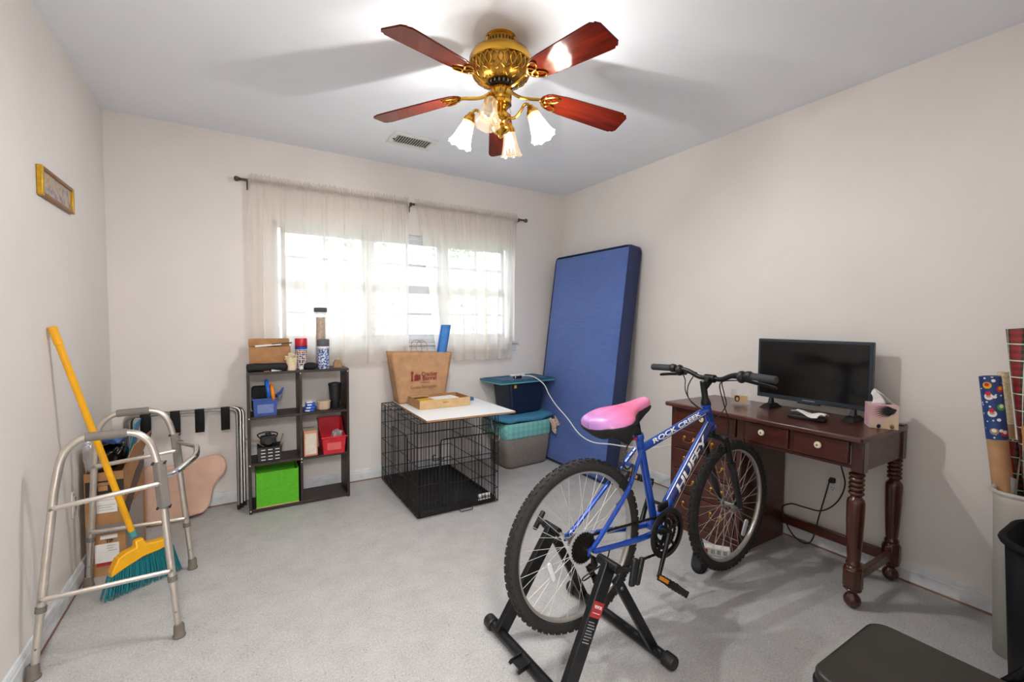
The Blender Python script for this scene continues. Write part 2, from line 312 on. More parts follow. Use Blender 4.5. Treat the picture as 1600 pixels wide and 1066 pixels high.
# ------------------------------------------------------------------ room
W, H, YF = 3.36, 2.44, -3.70
DRX0, DRX1, DRZ = .10, 1.02, 2.03       # doorway behind the photographer
WX0, WX1, WZ0, WZ1 = .86, 2.81, 1.05, 1.92
def room():
    ST(B().bb(-.12, W+.12, YF-.12, .16, -.1, 0).build('floor', 'floor_paint'))
    ST(B().bb(-.12, W+.12, YF-.12, .16, H, H+.1).build('ceiling', 'ceiling_paint'))
    ST(B().bb(-.12, 0, YF-.12, .16, 0, H).build('wall_left', 'wall_paint'))
    ST(B().bb(W, W+.12, YF-.12, .16, 0, H).build('wall_right', 'wall_paint'))
    b = B(); b.bb(0, DRX0, YF-.12, YF, 0, H); b.bb(DRX1, W, YF-.12, YF, 0, H); b.bb(DRX0, DRX1, YF-.12, YF, DRZ, H); ST(b.build('wall_front', 'wall_paint'))
    # added hallway, out of view, built to send fill light through the door
    hy = YF-1.35
    ST(B().bb(-1.2, W+.12, hy-.1, YF-.12, -.1, 0).build('floor_hall', 'floor_paint')); ST(B().bb(-1.2, W+.12, hy-.1, YF-.12, H, H+.1).build('ceiling_hall', 'ceiling_paint'))
    ST(B().bb(-1.2, W+.12, hy-.1, hy, 0, H).build('wall_hall', 'wall_paint')); ST(B().bb(-1.2, -1.1, hy, YF-.12, 0, H).build('wall_hall_end', 'wall_paint')); ST(B().bb(W+.02, W+.12, hy, YF-.12, 0, H).build('wall_hall_end', 'wall_paint')); ST(B().bb(-1.1, -.12, YF-.22, YF-.12, 0, H).build('wall_hall_side', 'wall_paint'))
    for y0, y1 in ((YF, YF+.014), (YF-.134, YF-.12)):
        b = B(); b.bb(DRX0-.06, DRX0, y0, y1, 0, DRZ+.06); b.bb(DRX1, DRX1+.06, y0, y1, 0, DRZ+.06); b.bb(DRX0, DRX1, y0, y1, DRZ, DRZ+.06); ST(b.build('trim_1' if y0 == YF else 'trim_2', 'trim_paint', bevel=.003))
    b = B(); b.bb(0, WX0, 0, .16, 0, H); b.bb(WX1, W, 0, .16, 0, H); b.bb(WX0, WX1, 0, .16, 0, WZ0); b.bb(WX0, WX1, 0, .16, WZ1, H)
    ST(b.build('wall_back', 'wall_paint'))
    prof = [(0, 0), (.013, 0), (.013, .062), (.010, .068), (.010, .074), (.006, .086), (0, .088)]
    def bbd(name, p0, p1, nx):
        d = (Vector(p1)-Vector(p0)); L = d.length; d.normalize()
        M = basis(p0, nx, (0, 0, 1), d); o = ST(B().prism(prof, L, M).build(name, 'trim_paint', smooth=0))
        B().prism([(.013, 0), (.0165, 0), (.0155, .008), (.013, .009)], L, M).build('caulk_strip', 'base_strip', o, smooth=0)
    bbd('baseboard_left', (0, YF, 0), (0, 0, 0), (1, 0, 0)); bbd('baseboard_right', (W, YF, 0), (W, 0, 0), (-1, 0, 0))
    bbd('baseboard_back', (.0135, 0, 0), (W-.0135, 0, 0), (0, -1, 0)); bbd('baseboard_front', (DRX1+.06, YF, 0), (W-.0135, YF, 0), (0, 1, 0))
    # window: frame with three double-hung units
    b = B(); y0, y1 = .05, .13
    b.bb(WX0, WX0+.035, y0, y1, WZ0, WZ1); b.bb(WX1-.035, WX1, y0, y1, WZ0, WZ1); b.bb(WX0, WX1, y0, y1, WZ0, WZ0+.035); b.bb(WX0, WX1, y0, y1, WZ1-.035, WZ1)
    fr = ST(b.build('window_1', 'trim_paint', bevel=.003))
    un = (WX1-WX0-.07)/3; x = WX0+.035
    for i in range(3):
        if i: B().bb(x-.022, x+.022, y0-.005, y1, WZ0+.035, WZ1-.035).build('mullion', 'trim_paint', fr, bevel=.002)
        zz = (WZ0+.035, 1.485, WZ1-.035)
        for k in range(2):
            a, c = zz[k], zz[k+1]; yy = .075+.022*k; l, r = x+.022, x+un-.022
            s = B(); s.bb(l, r, yy, yy+.022, a, a+.032); s.bb(l, r, yy, yy+.022, c-.032, c); s.bb(l, l+.028, yy, yy+.022, a, c); s.bb(r-.028, r, yy, yy+.022, a, c)
            m = (l+r)/2; s.bb(m-.009, m+.009, yy+.004, yy+.018, a+.03, c-.03); s.bb(l+.02, r-.02, yy+.004, yy+.018, (a+c)/2-.009, (a+c)/2+.009)
            so = s.build('sash', 'trim_paint', fr, smooth=0)
            for px0, px1 in ((l+.028, m-.009), (m+.009, r-.028)):
                for pz0, pz1 in ((a+.032, (a+c)/2-.009), ((a+c)/2+.009, c-.032)):
                    B().bb(px0, px1, yy+.010, yy+.012, pz0, pz1).build('pane', 'glass', so, smooth=0)
        x += un
    B().bb(WX0-.03, WX1+.03, -.03, .05, WZ0-.022, WZ0).build('window_sill', 'trim_paint', fr, bevel=.004)
    B().bb(WX0-.01, WX1+.01, -.012, -.0005, WZ0-.085, WZ0-.022).build('window_apron', 'trim_paint', fr, bevel=.003)
room()

def hall_fill_lamp():  # added lamp behind the camera, put in to lift the dark lower walls
    g = E('added_hall_lamp', (.56, YF-.62, H)); T(g, 'added round white glass lamp, unseen in the hallway, filling the room with light', 'ceiling lamp')
    B().lathe([(.002, 0), (.17, 0), (.17, -.02), (.16, -.024), (.002, -.024)], 32).build('base', 'white_plastic', g)
    B().lathe([(.15, -.024), (.155, -.05), (.13, -.085), (.08, -.105), (.002, -.112)], 32, cap=False).build('glass_bowl', emit('hall_fill_glass', '#fff6ea', 2.0), g)
    ld = bpy.data.lights.new('hall_fill_bulb', 'POINT'); ld.energy = HALL_FILL_W; ld.shadow_soft_size = .15; ld.color = (1, .995, .985)
    lo = bpy.data.objects.new('hall_fill_bulb', ld); COL.objects.link(lo); lo.location = (.56, YF-.62, H-.28)
hall_fill_lamp()

def outside():
    ST(B().bb(-14, 18, .17, 26, -.45, -.3).build('ground_outside', 'grass'))
    hs = E('neighbour_house', (4.2, 8.2, -.3)); T(hs, 'pale grey sided neighbouring house seen through the window', 'house')
    for k in range(15): B().frustum(-5, 5, -.02, 4, .17*k, -5, 5, -.001, 4, .17*k+.17).build('siding_board', 'siding', hs, smooth=0)
    B().add([(-5.4, -.5, 2.5), (5.4, -.5, 2.5), (5.4, 2, 3.6), (-5.4, 2, 3.6), (5.4, 4.5, 2.5), (-5.4, 4.5, 2.5), (-5.4, -.5, 2.38), (5.4, -.5, 2.38), (5.4, 4.5, 2.38), (-5.4, 4.5, 2.38)],
            [(0, 1, 2, 3), (3, 2, 4, 5), (6, 7, 1, 0), (6, 9, 8, 7), (8, 9, 5, 4), (0, 3, 5, 9, 6), (1, 7, 8, 4, 2)]).build('roof', 'shingle', hs, smooth=0)
    for wx in (-3.2, -.6, 2.4):
        b = B(); b.bb(wx-.55, wx-.47, -.07, -.03, .8, 2.0); b.bb(wx+.47, wx+.55, -.07, -.03, .8, 2.0); b.bb(wx-.55, wx+.55, -.07, -.03, .8, .88); b.bb(wx-.55, wx+.55, -.07, -.03, 1.92, 2.0); b.bb(wx-.47, wx+.47, -.065, -.035, 1.37, 1.43)
        wf = b.build('house_window', 'trim_paint', hs, smooth=0); B().bb(wx-.47, wx+.47, -.03, -.025, .88, 1.92).build('pane', 'ink_grey', wf, smooth=0)
    for i, (x, y, h, lb) in enumerate(((-2.8, 12.5, 5.2, 'shortest pale green tree standing clear of the house end wall'), (9.6, 15.5, 6.0, 'tall pale green tree rising past the end of the house roof'), (5.0, 16.5, 6.4, 'pale green tree standing behind the middle of the house roof'))):
        t = E('tree', (x, y, -.3)); T(t, lb, 'tree', None); B().tube([(0, 0, 0), (.05, 0, h*.3), (0, .05, h*.6)], [.16, .12, .06], 8).build('trunk', 'bark', t)
        b = B(); rr = random.Random(i)
        for k in range(900):
            a = rr.uniform(0, 2*PI); q = rr.random()**.4*h*.28; e = rr.uniform(-1, 1); c = Vector((q*math.cos(a)*math.sqrt(1-e*e), q*math.sin(a)*math.sqrt(1-e*e), h*.68+e*q*1.05))
            R = Matrix.Rotation(rr.uniform(0, 6), 4, 'Z') @ Matrix.Rotation(rr.uniform(0, 6), 4, 'X'); R.translation = c
            b.add([(-.1, 0, 0), (0, -.06, .02), (.14, 0, 0), (0, .06, .02)], [(0, 1, 2, 3)], R)
        STUFF(b.build('foliage', 'leaf', t, smooth=0))
outside()

# ------------------------------------------------------------------ curtain rod and sheers
def curtains():
    yr, zr = -.062, 2.14
    rd = E('curtain_rod', (.66, yr, zr)); T(rd, 'thin pewter curtain rod with turned end caps above the window', 'curtain rod')
    B().cyl((.02, 0, 0), (2.205, 0, 0), .0085, n=12).build('rod', 'pewter', rd)
    for xx, d in ((.02, -1), (2.205, 1)):
        B().lathe([(.001, 0), (.009, 0), (.012, .004), (.009, .008), (.015, .014), (.018, .024), (.013, .034), (.004, .038)], 16, TR(xx) @ RY(90*d)).build('finial', 'pewter', rd)
    for xx in (.065, 1.155, 2.15):
        b = B(); b.bb(xx-.012, xx+.012, -yr-.004, -yr, -.05, .012); b.bb(xx-.009, xx+.009, -.004, -yr-.003, -.016, -.010); b.torus(.011, .003, 14, 6, TR(xx) @ RY(90)); b.build('wall_bracket', 'pewter', rd)
    def panel(x0, x1, xb0, xb1, seed, label):
        rr = random.Random(seed); ph = [rr.uniform(0, 6.28) for _ in range(8)]
        def fn(u, v):
            t = 1-v     # 0 bottom, v=1 top
            z = .906+v*(2.185-.906)
            e = u; ex0 = x0+(xb0-x0)*(t**.8); ex1 = x1+(xb1-x1)*t
            x = ex0+(ex1-ex0)*(e+.012*math.sin(9*e*PI+ph[0])*t)
            am = .010+.018*min(1, t*1.25)
            L = (x1-x0)
            y = am*(.62*math.sin(2*PI*e*L*7.2+ph[1]+.9*math.sin(5*e+ph[2]))+.38*math.sin(2*PI*e*L*13.1+ph[3]+t*.8))
            x += (.006+.024*min(1, t*1.6))*math.sin(2*PI*e*L*7.2+ph[1]+.9*math.sin(5*e+ph[2])+1.2)*min(1, e*9, (1-e)*9)+.008*min(1, t*1.6)*math.sin(2*PI*e*L*3.1+ph[7])*min(1, e*9, (1-e)*9)
            y += .004*(1-t)*math.sin(2*PI*e*L*31+ph[4])
            if z > 2.10: y = y*.25+.004*math.sin(2*PI*e*L*60)
            # pocket round the rod
            d = z-2.14
            if abs(d) < .016: y -= .0125*math.cos(d/.016*PI/2)
            z += (.006*math.sin(2*PI*e*L*37+ph[5])+.006*rr.uniform(-1, 1))*(1 if z > 2.17 else 0)+.008*math.sin(2*PI*e*L*7+ph[6])*(t**3)
            return (x, yr+y-.002, z)
        o = B().grid(fn, 330, 60).build('sheer_curtain', 'sheer', smooth=180)
        def pk(u, v): a = 2*PI*v; x = x0+(x1-x0)*u; r_ = .0125+.0022*math.sin(2*PI*u*(x1-x0)*55); return (x, yr+r_*math.cos(a), zr+r_*math.sin(a)*1.15)
        B().grid(pk, 260, 13).build('rod_pocket', 'sheer', o, smooth=180); return T(o, label, 'curtain')
    panel(.72, 1.80, .715, 1.80, 1, 'wide cream sheer curtain panel behind the dark cube shelf')
    panel(1.845, 2.795, 2.03, 2.735, 5, 'cream sheer curtain panel swept aside, behind the paper bag and blue roll')
curtains()

# ------------------------------------------------------------------ ceiling fan
def fan():
    cx, cy = 1.635, -1.78
    f = E('ceiling_fan', (cx, cy, 2.18)); T(f, 'brass ceiling fan with five mahogany blades and glass light shades', 'ceiling fan')
    z0 = -2.18
    def L(name, prof, m, n=40): return B().lathe([(r, z+z0) for r, z in prof], n).build(name, m, f, smooth=40)
    cn = L('canopy', [(.002, 2.44), (.066, 2.44), (.066, 2.432), (.061, 2.428), (.061, 2.40), (.066, 2.396), (.066, 2.388)], 'brass')
    b = B()
    for k in range(26): a = 2*PI*k/26; b.box((.0605, 0, 2.413+z0), (.003, .005, .016), RZ(360*k/26))
    b.build('vent_slots', 'ink', cn, smooth=0)
    L('motor_housing', [(.02, 2.392), (.07, 2.39), (.10, 2.382), (.125, 2.366), (.136, 2.345), (.137, 2.322), (.133, 2.318)], 'brass', 56)
    hl = L('lower_housing', [(.128, 2.32), (.124, 2.30), (.112, 2.275), (.09, 2.258), (.06, 2.250), (.02, 2.248)], 'brass_dull', 56)
    def fil(name, n, R0, R1, za, zb):
        b = B()
        for k in range(n):
            for sgn in (-1, 1):
                pts = []
                for j in range(7):
                    t = j/6; a = 2*PI*(k+sgn*.5*math.sin(PI*t)*.9)/n; r = R0+(R1-R0)*t+.003; pts.append((r*math.cos(a), r*math.sin(a), za+(zb-za)*t+z0))
                b.tube(pts, .0022, 5)
        STUFF(b.build(name, 'brass', hl))
    fil('filigree', 30, .131, .113, 2.318, 2.276); fil('filigree', 18, .113, .07, 2.276, 2.252)
    L('rotor', [(.02, 2.252), (.052, 2.25), (.052, 2.232), (.02, 2.23)], 'black_metal')
    b = B()
    for k in range(20): b.box((.056, 0, 2.241+z0), (.012, .006, .012), RZ(18*k))
    STUFF(b.build('rotor_fins', 'steel', f, smooth=0))
    sw = L('switch_housing', [(.02, 2.235), (.044, 2.232), (.048, 2.224), (.048, 2.185), (.044, 2.178), (.047, 2.172), (.047, 2.16), (.03, 2.152)], 'brass')
    B().box((0, -.0485, 2.205+z0), (.004, .004, .014), RZ(-31)).build('switch_slot', 'ink', sw)
    for k in range(5):
        a = -155.9+72*k
        out = [(.205, -.036), (.19, -.018), (.186, 0), (.19, .018), (.205, .036), (.225, .047), (.30, .058), (.55, .068), (.575, .068), (.585, .06), (.592, .062), (.605, .046), (.605, -.046), (.592, -.062), (.585, -.06), (.575, -.068), (.55, -.068), (.30, -.058), (.225, -.047)]
        M = TR(0, 0, 2.238+z0) @ RZ(a) @ RY(6.5) @ RX(-12 if True else 0)
        o = B().prism(out, .006, TR(0, 0, -.003) ).build('blade', 'fan_wood', f, bevel=.0012); o.matrix_local = M
        b = B()
        b.tube(smoothpath([(.05, 0, -.012), (.09, 0, -.022), (.135, 0, -.016), (.175, 0, -.006), (.19, 0, -.0065)], 4), [.0075]*16+[.006], 8, sy=.8)
        for (ox, oy, rx, ry, ro) in ((.235, .022, .034, .017, 25), (.235, -.022, .034, .017, -25), (.215, 0, .022, .026, 0)):
            pts = [(ox+rx*math.cos(2*PI*j/20)*math.cos(math.radians(ro))-ry*math.sin(2*PI*j/20)*math.sin(math.radians(ro)), oy+rx*math.cos(2*PI*j/20)*math.sin(math.radians(ro))+ry*math.sin(2*PI*j/20)*math.cos(math.radians(ro)), -.0065) for j in range(20)]
            b.tube(pts, .0038, 6, closed=True)
        b.build('blade_iron', 'brass', o)
    lk = L('light_fitter', [(.03, 2.156), (.034, 2.148), (.024, 2.14), (.030, 2.128), (.040, 2.112), (.040, 2.10), (.024, 2.09), (.02, 2.082), (.034, 2.072), (.038, 2.058), (.03, 2.044), (.014, 2.036), (.010, 2.028), (.004, 2.02)], 'brass', 28)
    for k, (ang, on) in enumerate(((-46, True), (44, False), (134, True), (224, False))):
        ar = E('light_arm_tmp'); bpy.data.objects.remove(ar)
        M = RZ(ang)
        b = B(); b.tube([tuple(p) for p in smoothpath([(.03, 0, 2.108+z0), (.06, 0, 2.10+z0), (.088, 0, 2.125+z0), (.105, 0, 2.150+z0), (.122, 0, 2.150+z0), (.130, 0, 2.136+z0)], 5)], .006, 8, M=M)
        arm = b.build('light_arm', 'brass', f)
        S = RZ(ang) @ TR(.130, 0, 2.138+z0) @ RY(-24)     # local -z points down and outward
        B().lathe([(.006, .004), (.014, .002), (.018, -.010), (.026, -.022), (.028, -.034), (.0265, -.036)], 20, S).build('socket_cup', 'brass', arm)
        def fl(u, v):
            a = 2*PI*u; z = -.028-v*.115; r = .026+.013*v+.011*v**3+(.0022*math.cos(8*a))*v; 
            if v > .85: r += .004*(v-.85)/.15*(1+math.cos(16*a))*.5
            z += .004*math.cos(8*a)*(v > .95); return (r*math.cos(a), r*math.sin(a), z)
        B().grid(fl, 64, 18, S, cu=True).build('glass_shade', 'shade_glass' if on else 'shade_clear', arm, smooth=180)
        B().lathe([(.009, -.03), (.011, -.05), (.019, -.072), (.022, -.086), (.018, -.101), (.006, -.109), (.001, -.110)], 18, S).build('bulb', 'bulb_on' if on else 'bulb_off', arm, smooth=180)
        if on:
            ld = bpy.data.lights.new('fan_bulb', 'POINT'); ld.energy = BULB_W; ld.shadow_soft_size = .012; ld.color = (1, .995, .985)
            lo = bpy.data.objects.new('fan_bulb', ld); COL.objects.link(lo); lo.location = Vector((cx, cy, 2.18))+(S @ Vector((0, 0, -.124)))
    b = B()
    for dx in (-.018, .02):
        b.tube([(dx, -.03, 2.16+z0), (dx*1.2, -.045, 2.12+z0), (dx*1.2, -.046, 2.03+z0)], .0012, 5)
    b.build('pull_chain', 'brass', f)
fan()

def ceiling_vent():
    v = E('ceiling_vent', (1.675, -.515, H)); T(v, 'white slotted air vent set in the ceiling', 'vent')
    b = B(); b.bb(-.15, .15, -.10, -.062, -.008, -.0005); b.bb(-.15, .15, .062, .10, -.008, -.0005); b.bb(-.15, -.115, -.062, .062, -.008, -.0005); b.bb(.115, .15, -.062, .062, -.008, -.0005)
    b.build('frame', 'white_plastic', v, bevel=.003)
    B().bb(-.115, .115, -.062, .062, -.002, -.0005).build('backing', 'slot_dark', v, smooth=0)
    for k in range(14): B().box((0, 0, 0), (.0028, .124, .007), TR(-.108+k*.0166, 0, -.006) @ RY(15)).build('slat', 'white_plastic', v, smooth=0)
    B().box((-.127, .0, -.010), (.012, .004, .01)).build('lever', 'slot_dark', v)
ceiling_vent()

def wall_picture():
    p = E('picture', (0.001, -.856, 1.765)); T(p, 'tiny gilt framed picture hung on the bare wall', 'picture')
    hw, hh = .198, .058
    for (y0, y1, z0, z1, m) in ((-hw, -hw+.022, -hh, hh, 'gilt'), (hw-.022, hw, -hh, hh, 'gilt'), (-hw+.022, hw-.022, hh-.014, hh, 'gilt_dark'), (-hw+.022, hw-.022, -hh, -hh+.014, 'gilt_dark')):
        B().bb(0, .018, y0, y1, z0, z1).build('frame_side', m, p, bevel=.003)
    B().bb(.001, .009, -hw+.022, hw-.022, -hh+.014, hh-.014).build('print', 'small_picture', p, smooth=0)
wall_picture()

def outlet(name, loc, rz, label, plug):
    o = E(name, loc, rz); T(o, label, 'outlet')     # local x points out of the wall
    B().bb(.0005, .006, -.035, .035, -.057, .057).build('plate', 'white_plastic', o, bevel=.003)
    for s in (-1, 1):
        f = B().prism(rrect(.030, .028, .010), .002, basis((.006, 0, .0215*s), (0, 1, 0), (0, 0, 1), (1, 0, 0))).build('receptacle', 'white_plastic', o)
        b = B(); b.box((.0083, -.006, .0215*s+.003), (.001, .002, .008)); b.box((.0083, .006, .0215*s+.003), (.001, .002, .007)); b.cyl((.008, 0, .0215*s-.008), (.0088, 0, .0215*s-.008), .0025, n=8); b.build('slot', 'ink', f, smooth=0)
    B().cyl((.006, 0, 0), (.0075, 0, 0), .003, n=8).build('screw', 'steel', o)
outlet('wall_outlet', (W, -2.377, .370), 180, 'cream wall outlet under the desk with a black plug in it', True)
outlet('wall_outlet', (0, -.757, .392), 0, 'cream wall outlet beside the walker and the tall cardboard box', False)

# ------------------------------------------------------------------ walker
def walker():
    w = E('walker', (.235, -1.09, 0)); T(w, 'folding aluminium walker with grey hand grips standing by the wall', 'walker')
    ox, oy = .235, -1.09
    def P(x, y, z): return (x-ox, y-oy, z)
    sides = []
    for nm, feet, topy in (('n', ((.034, -1.385), (.436, -1.385)), -1.315), ('f', ((.045, -.775), (.438, -.83)), -.83)):
        (xa, ya), (xb, yb) = feet; zt = .80
        def lerp(a, b, t): return a+(b-a)*t
        pa = lambda z: P(lerp(xa, .105, z/.8), lerp(ya, topy, z/.8), z)
        pb = lambda z: P(lerp(xb, .372, z/.8), lerp(yb, topy, z/.8), z)
        path = [pa(.20), pa(.62)]+[P(*q) for q in ((.108, topy, .735), (.145, topy, .785), (.19, topy, zt), (.285, topy, zt+.002), (.33, topy, .785), (.362, topy, .735))]+[pb(.62), pb(.20)]
        path = [path[0]]+[tuple(v) for v in smoothpath(path[1:-1], 6)]+[path[-1]]
        B().tube(path, .0128, 12).build('side_frame', 'alloy', w)
        B().cyl(P(.172, topy, zt-.001), P(.29, topy, zt+.002), .0165, n=14).build('hand_grip', 'grip_grey', w, bevel=.003)
        for pf in (pa, pb):
            lg = B().cyl(pf(.025), pf(.24), .0112, n=12).build('leg', 'alloy', w)
            B().cyl(pf(.215), pf(.236), .0158, n=14).build('collar', 'collar_grey', lg, bevel=.002)
            f = pf(0); B().lathe([(.021, 0), (.022, .006), (.018, .012), (.0175, .045), (.0145, .05)], 16, TR(f[0], f[1], 0)).build('rubber_foot', 'foot_rubber', lg)
            q = pf(.10); B().cyl((q[0], q[1]-.013, q[2]), (q[0], q[1]+.013, q[2]), .0035, n=8).build('pin', 'steel', lg)
        for z in (.565, .262):
            a, c = Vector(pa(z)), Vector(pb(z)); dy = Vector((0, -.014, 0)); r_ = .0095
            if z > .5:
                a += Vector((.0, 0, 0)); c = Vector(pb(.60))
            b = B().tube([a+dy, a+(c-a)*.04+dy, a+(c-a)*.96+dy, c+dy], [.006, r_, r_, .006], 10, sx=1.0, sy=.8).build('cross_brace', 'alloy', w)
            for e in (a, c): B().cyl(e+dy*1.0, e+dy*1.75, .0055, n=10).build('rivet', 'steel', b)
        q0, q1 = Vector(pb(.50)), Vector(pb(.68)); br = B().box((0, 0, .09), (.034, .034, .18), along(q0, q1)).build('hinge_bracket', 'grip_grey', w, bevel=.006)
        for z in (.505, .675):
            for sx in (-.019, .019): c = Vector(pb(z)); B().cyl(c+Vector((sx, -.016, 0)), c+Vector((sx, .01, 0)), .0045, n=8).build('bolt', 'dark_steel', br)
    pts = rounded([P(.39, -1.315, .615), P(.43, -1.30, .622), P(.485, -1.10, .628), P(.475, -.93, .632), P(.40, -.84, .64)], .05, 6)
    B().tube(pts, .0125, 12).build('front_bar', 'chrome', w)
walker()

def broom():
    top = Vector((.016, -1.0, 1.195)); nk = Vector((.236, -.905, .225)); d = (top-nk).normalized()
    w = E('broom', (.26, -.88, 0)); T(w, 'yellow broom with teal bristles leaning against the wall', 'broom'); o = Vector(w.location)
    h = B().cyl(nk+d*.03-o, top-o, .0125, n=14).build('handle', 'yellow', w)
    B().cyl(top-d*.075-o, top+d*.002-o, .0145, n=14).build('hanging_cap', 'yellow', h, bevel=.004)
    B().cyl(nk+d*.022-o, nk+d*.05-o, .0142, n=14).build('collar', 'teal_collar', h)
    # head: local x along the sweep edge, z up
    ax = Vector((.86, .50, .12)).normalized(); M = basis(Vector((.252, -.89, .165))-o, ax, Vector((-.5, .86, 0)), ax.cross(Vector((-.5, .86, 0))))
    out = [(-.125, -.05), (-.118, -.028), (-.09, .018), (-.06, .030), (-.022, .034), (-.018, .062), (.014, .062), (.018, .032), (.06, .018), (.10, .012), (.118, .008), (.122, -.02), (.06, -.028), (0, -.022), (-.07, -.036)]
    b = B(); n = len(out); b.add([(x, -.022+.008*(z > .04), z) for x, z in out]+[(x, .022-.008*(z > .04), z) for x, z in out], [tuple(range(n)), tuple(range(2*n-1, n-1, -1))]+[(i, n+i, n+(i+1) % n, (i+1) % n) for i in range(n)], M)
    b.build('head', 'yellow', w, bevel=.006, seg=3)
    b = B(); rr = random.Random(3)
    zb = -.128
    for i in range(46):
        u = i/45
        for j in range(4):
            x = -.118+.236*u; zt = -.032+.012*math.sin(u*PI)-.0; y = -.014+.0095*j
            fx = x*1.22+rr.uniform(-.006, .006)-.012; fy = y*1.6+rr.uniform(-.004, .004)
            low = M @ Vector((fx, fy, zb)); k = (low.z-.004)
            e = Vector((fx, fy, zb-k*1.0+rr.uniform(0, .004)))
            e.z = max(e.z, zb-.05); b.tube([(x, y, zt), (x*.55+fx*.45, (y+fy)/2, (zt+e.z)/2), tuple(e)], [.0022, .0026, .0019], 4, M=M)
    STUFF(b.build('bristles', 'bristle_teal', w, smooth=0))
broom()

def corner_box():
    g = E('cardboard_box', (.022, -.69, 0), rz=-4); T(g, 'tall open cardboard box with taped seams and shipping labels', 'box')
    w, d, h = .145, .36, .50
    t = .004
    for nm, a in (('panel', (0, w, 0, t, 0, h)), ('panel', (0, w, d-t, d, 0, h)), ('panel', (0, t, t, d-t, 0, h)), ('panel', (w-t, w, t, d-t, 0, h))): B().bb(*a).build(nm, 'cardboard', g, smooth=0)
    B().bb(t, w-t, t, d-t, 0, t).build('bottom', 'cardboard', g)
    B().bb(0, d*.95, -t/2, t/2, 0, .12, TR(w-.003, .01, h) @ RZ(90) @ RX(20)).build('flap', 'cardboard', g, smooth=0)
    B().bb(0, d*.9, -t/2, t/2, 0, .10, TR(.004, .02, h) @ RZ(90) @ RX(-6)).build('flap', 'cardboard', g, smooth=0)
    def lab(n_, x0, x1, z0, z1, m, p=g, e=.0012): return B().bb(x0, x1, -e, -.0002, z0, z1).build(n_, m, p, smooth=0)
    lab('tape', .004, w, .205, .245, 'tape_grey'); lab('tape', .004, w, .385, .46, 'tape_black'); lab('label', .042, .118, .305, .365, 'white_paper'); lab('label', .042, .118, .367, .379, 'white_paper', e=.0014)
    l2 = lab('label', .03, .12, .065, .155, 'white_paper'); lab('label', .035, .122, .048, .064, 'label_red'); lab('label', .052, .115, .178, .196, 'white_paper')
    for k, (a, b_) in enumerate(((.075, .108), (.075, .10), (.08, .112))): lab('print', a, b_, .142-.012*k, .1445-.012*k, 'ink_grey', l2, .0016)
    lab('print', .05, .112, .341, .343, 'ink_grey', e=.0018); lab('print', .05, .10, .330, .332, 'ink_grey', e=.0018); lab('print', .05, .108, .318, .3195, 'ink_grey', e=.0018)
    text('TIP', .02, basis((.085, -.001, .166), (1, 0, 0), (0, 0, 1), (0, -1, 0)), 'ink', g, bold=.0006)
    lab('stamp', .05, .085, .412, .436, 'cardboard', e=.0016); lab('stamp', .03, .09, .438, .452, 'cardboard', e=.0016)
    b = B(); X = w+.0012
    b.bb(w+.0002, X, .01, d-.05, .03, .30); b.build('tape', 'tape_grey', g, smooth=0)
    b = B(); b.add([(X, .0, .33), (X, .20, .44), (X, d, .50), (X, d, .43), (X, .2, .35), (X, .0, .23), (w, 0, .33), (w, .2, .44), (w, d, .5), (w, d, .43), (w, .2, .35), (w, 0, .23)], [(0, 1, 2, 3, 4, 5), (11, 10, 9, 8, 7, 6)]+[(i, 6+i, 6+(i+1) % 6, (i+1) % 6) for i in range(6)]); b.build('tape', 'tape_black', g, smooth=0)
    # contents
    def bag(name, c, r, m, lab_, cat, seed):
        rr = random.Random(seed); ph = [rr.uniform(0, 6) for _ in range(6)]
        def fn(u, v):
            a = 2*PI*u; q = PI*(v-.5)*.995; k = 1+.10*math.sin(3*a+ph[0]+2*q)+.07*math.sin(5*a+ph[1]-4*q)+.05*math.sin(9*a+6*q+ph[2])
            ss = lambda x, e: math.copysign(abs(x)**e, x)
            return (r[0]*k*ss(math.cos(q), .7)*ss(math.cos(a), .7), r[1]*k*ss(math.cos(q), .7)*ss(math.sin(a), .7), r[2]*k*ss(math.sin(q), .7))
        return T(B().grid(fn, 40, 22, cu=True).build(name, m, loc=c, smooth=60), lab_, cat)
    bag('black_bag', (.105, -.545, .55), (.046, .10, .052), 'black_gloss', 'glossy black bag stuffed into the open cardboard box', 'bag', 1)
    bag('blue_bag', (.11, -.53, .632), (.05, .105, .022), 'bag_blue', 'shiny folded blue bag on top of the black bag', 'bag', 2)
    bag('plastic_bag', (.052, -.665, .575), (.034, .028, .07), 'clear_plastic', 'crumpled clear plastic bag sticking out of the cardboard box', 'bag', 3)
    bk = B().box((0, 0, 0), (.006, .16, .20), RX(0) @ RY(10)).build('teal_folder', 'teal_book', loc=(.165, -.42, .585)); T(bk, 'thin teal folder standing upright in the cardboard box', 'folder')
corner_box()

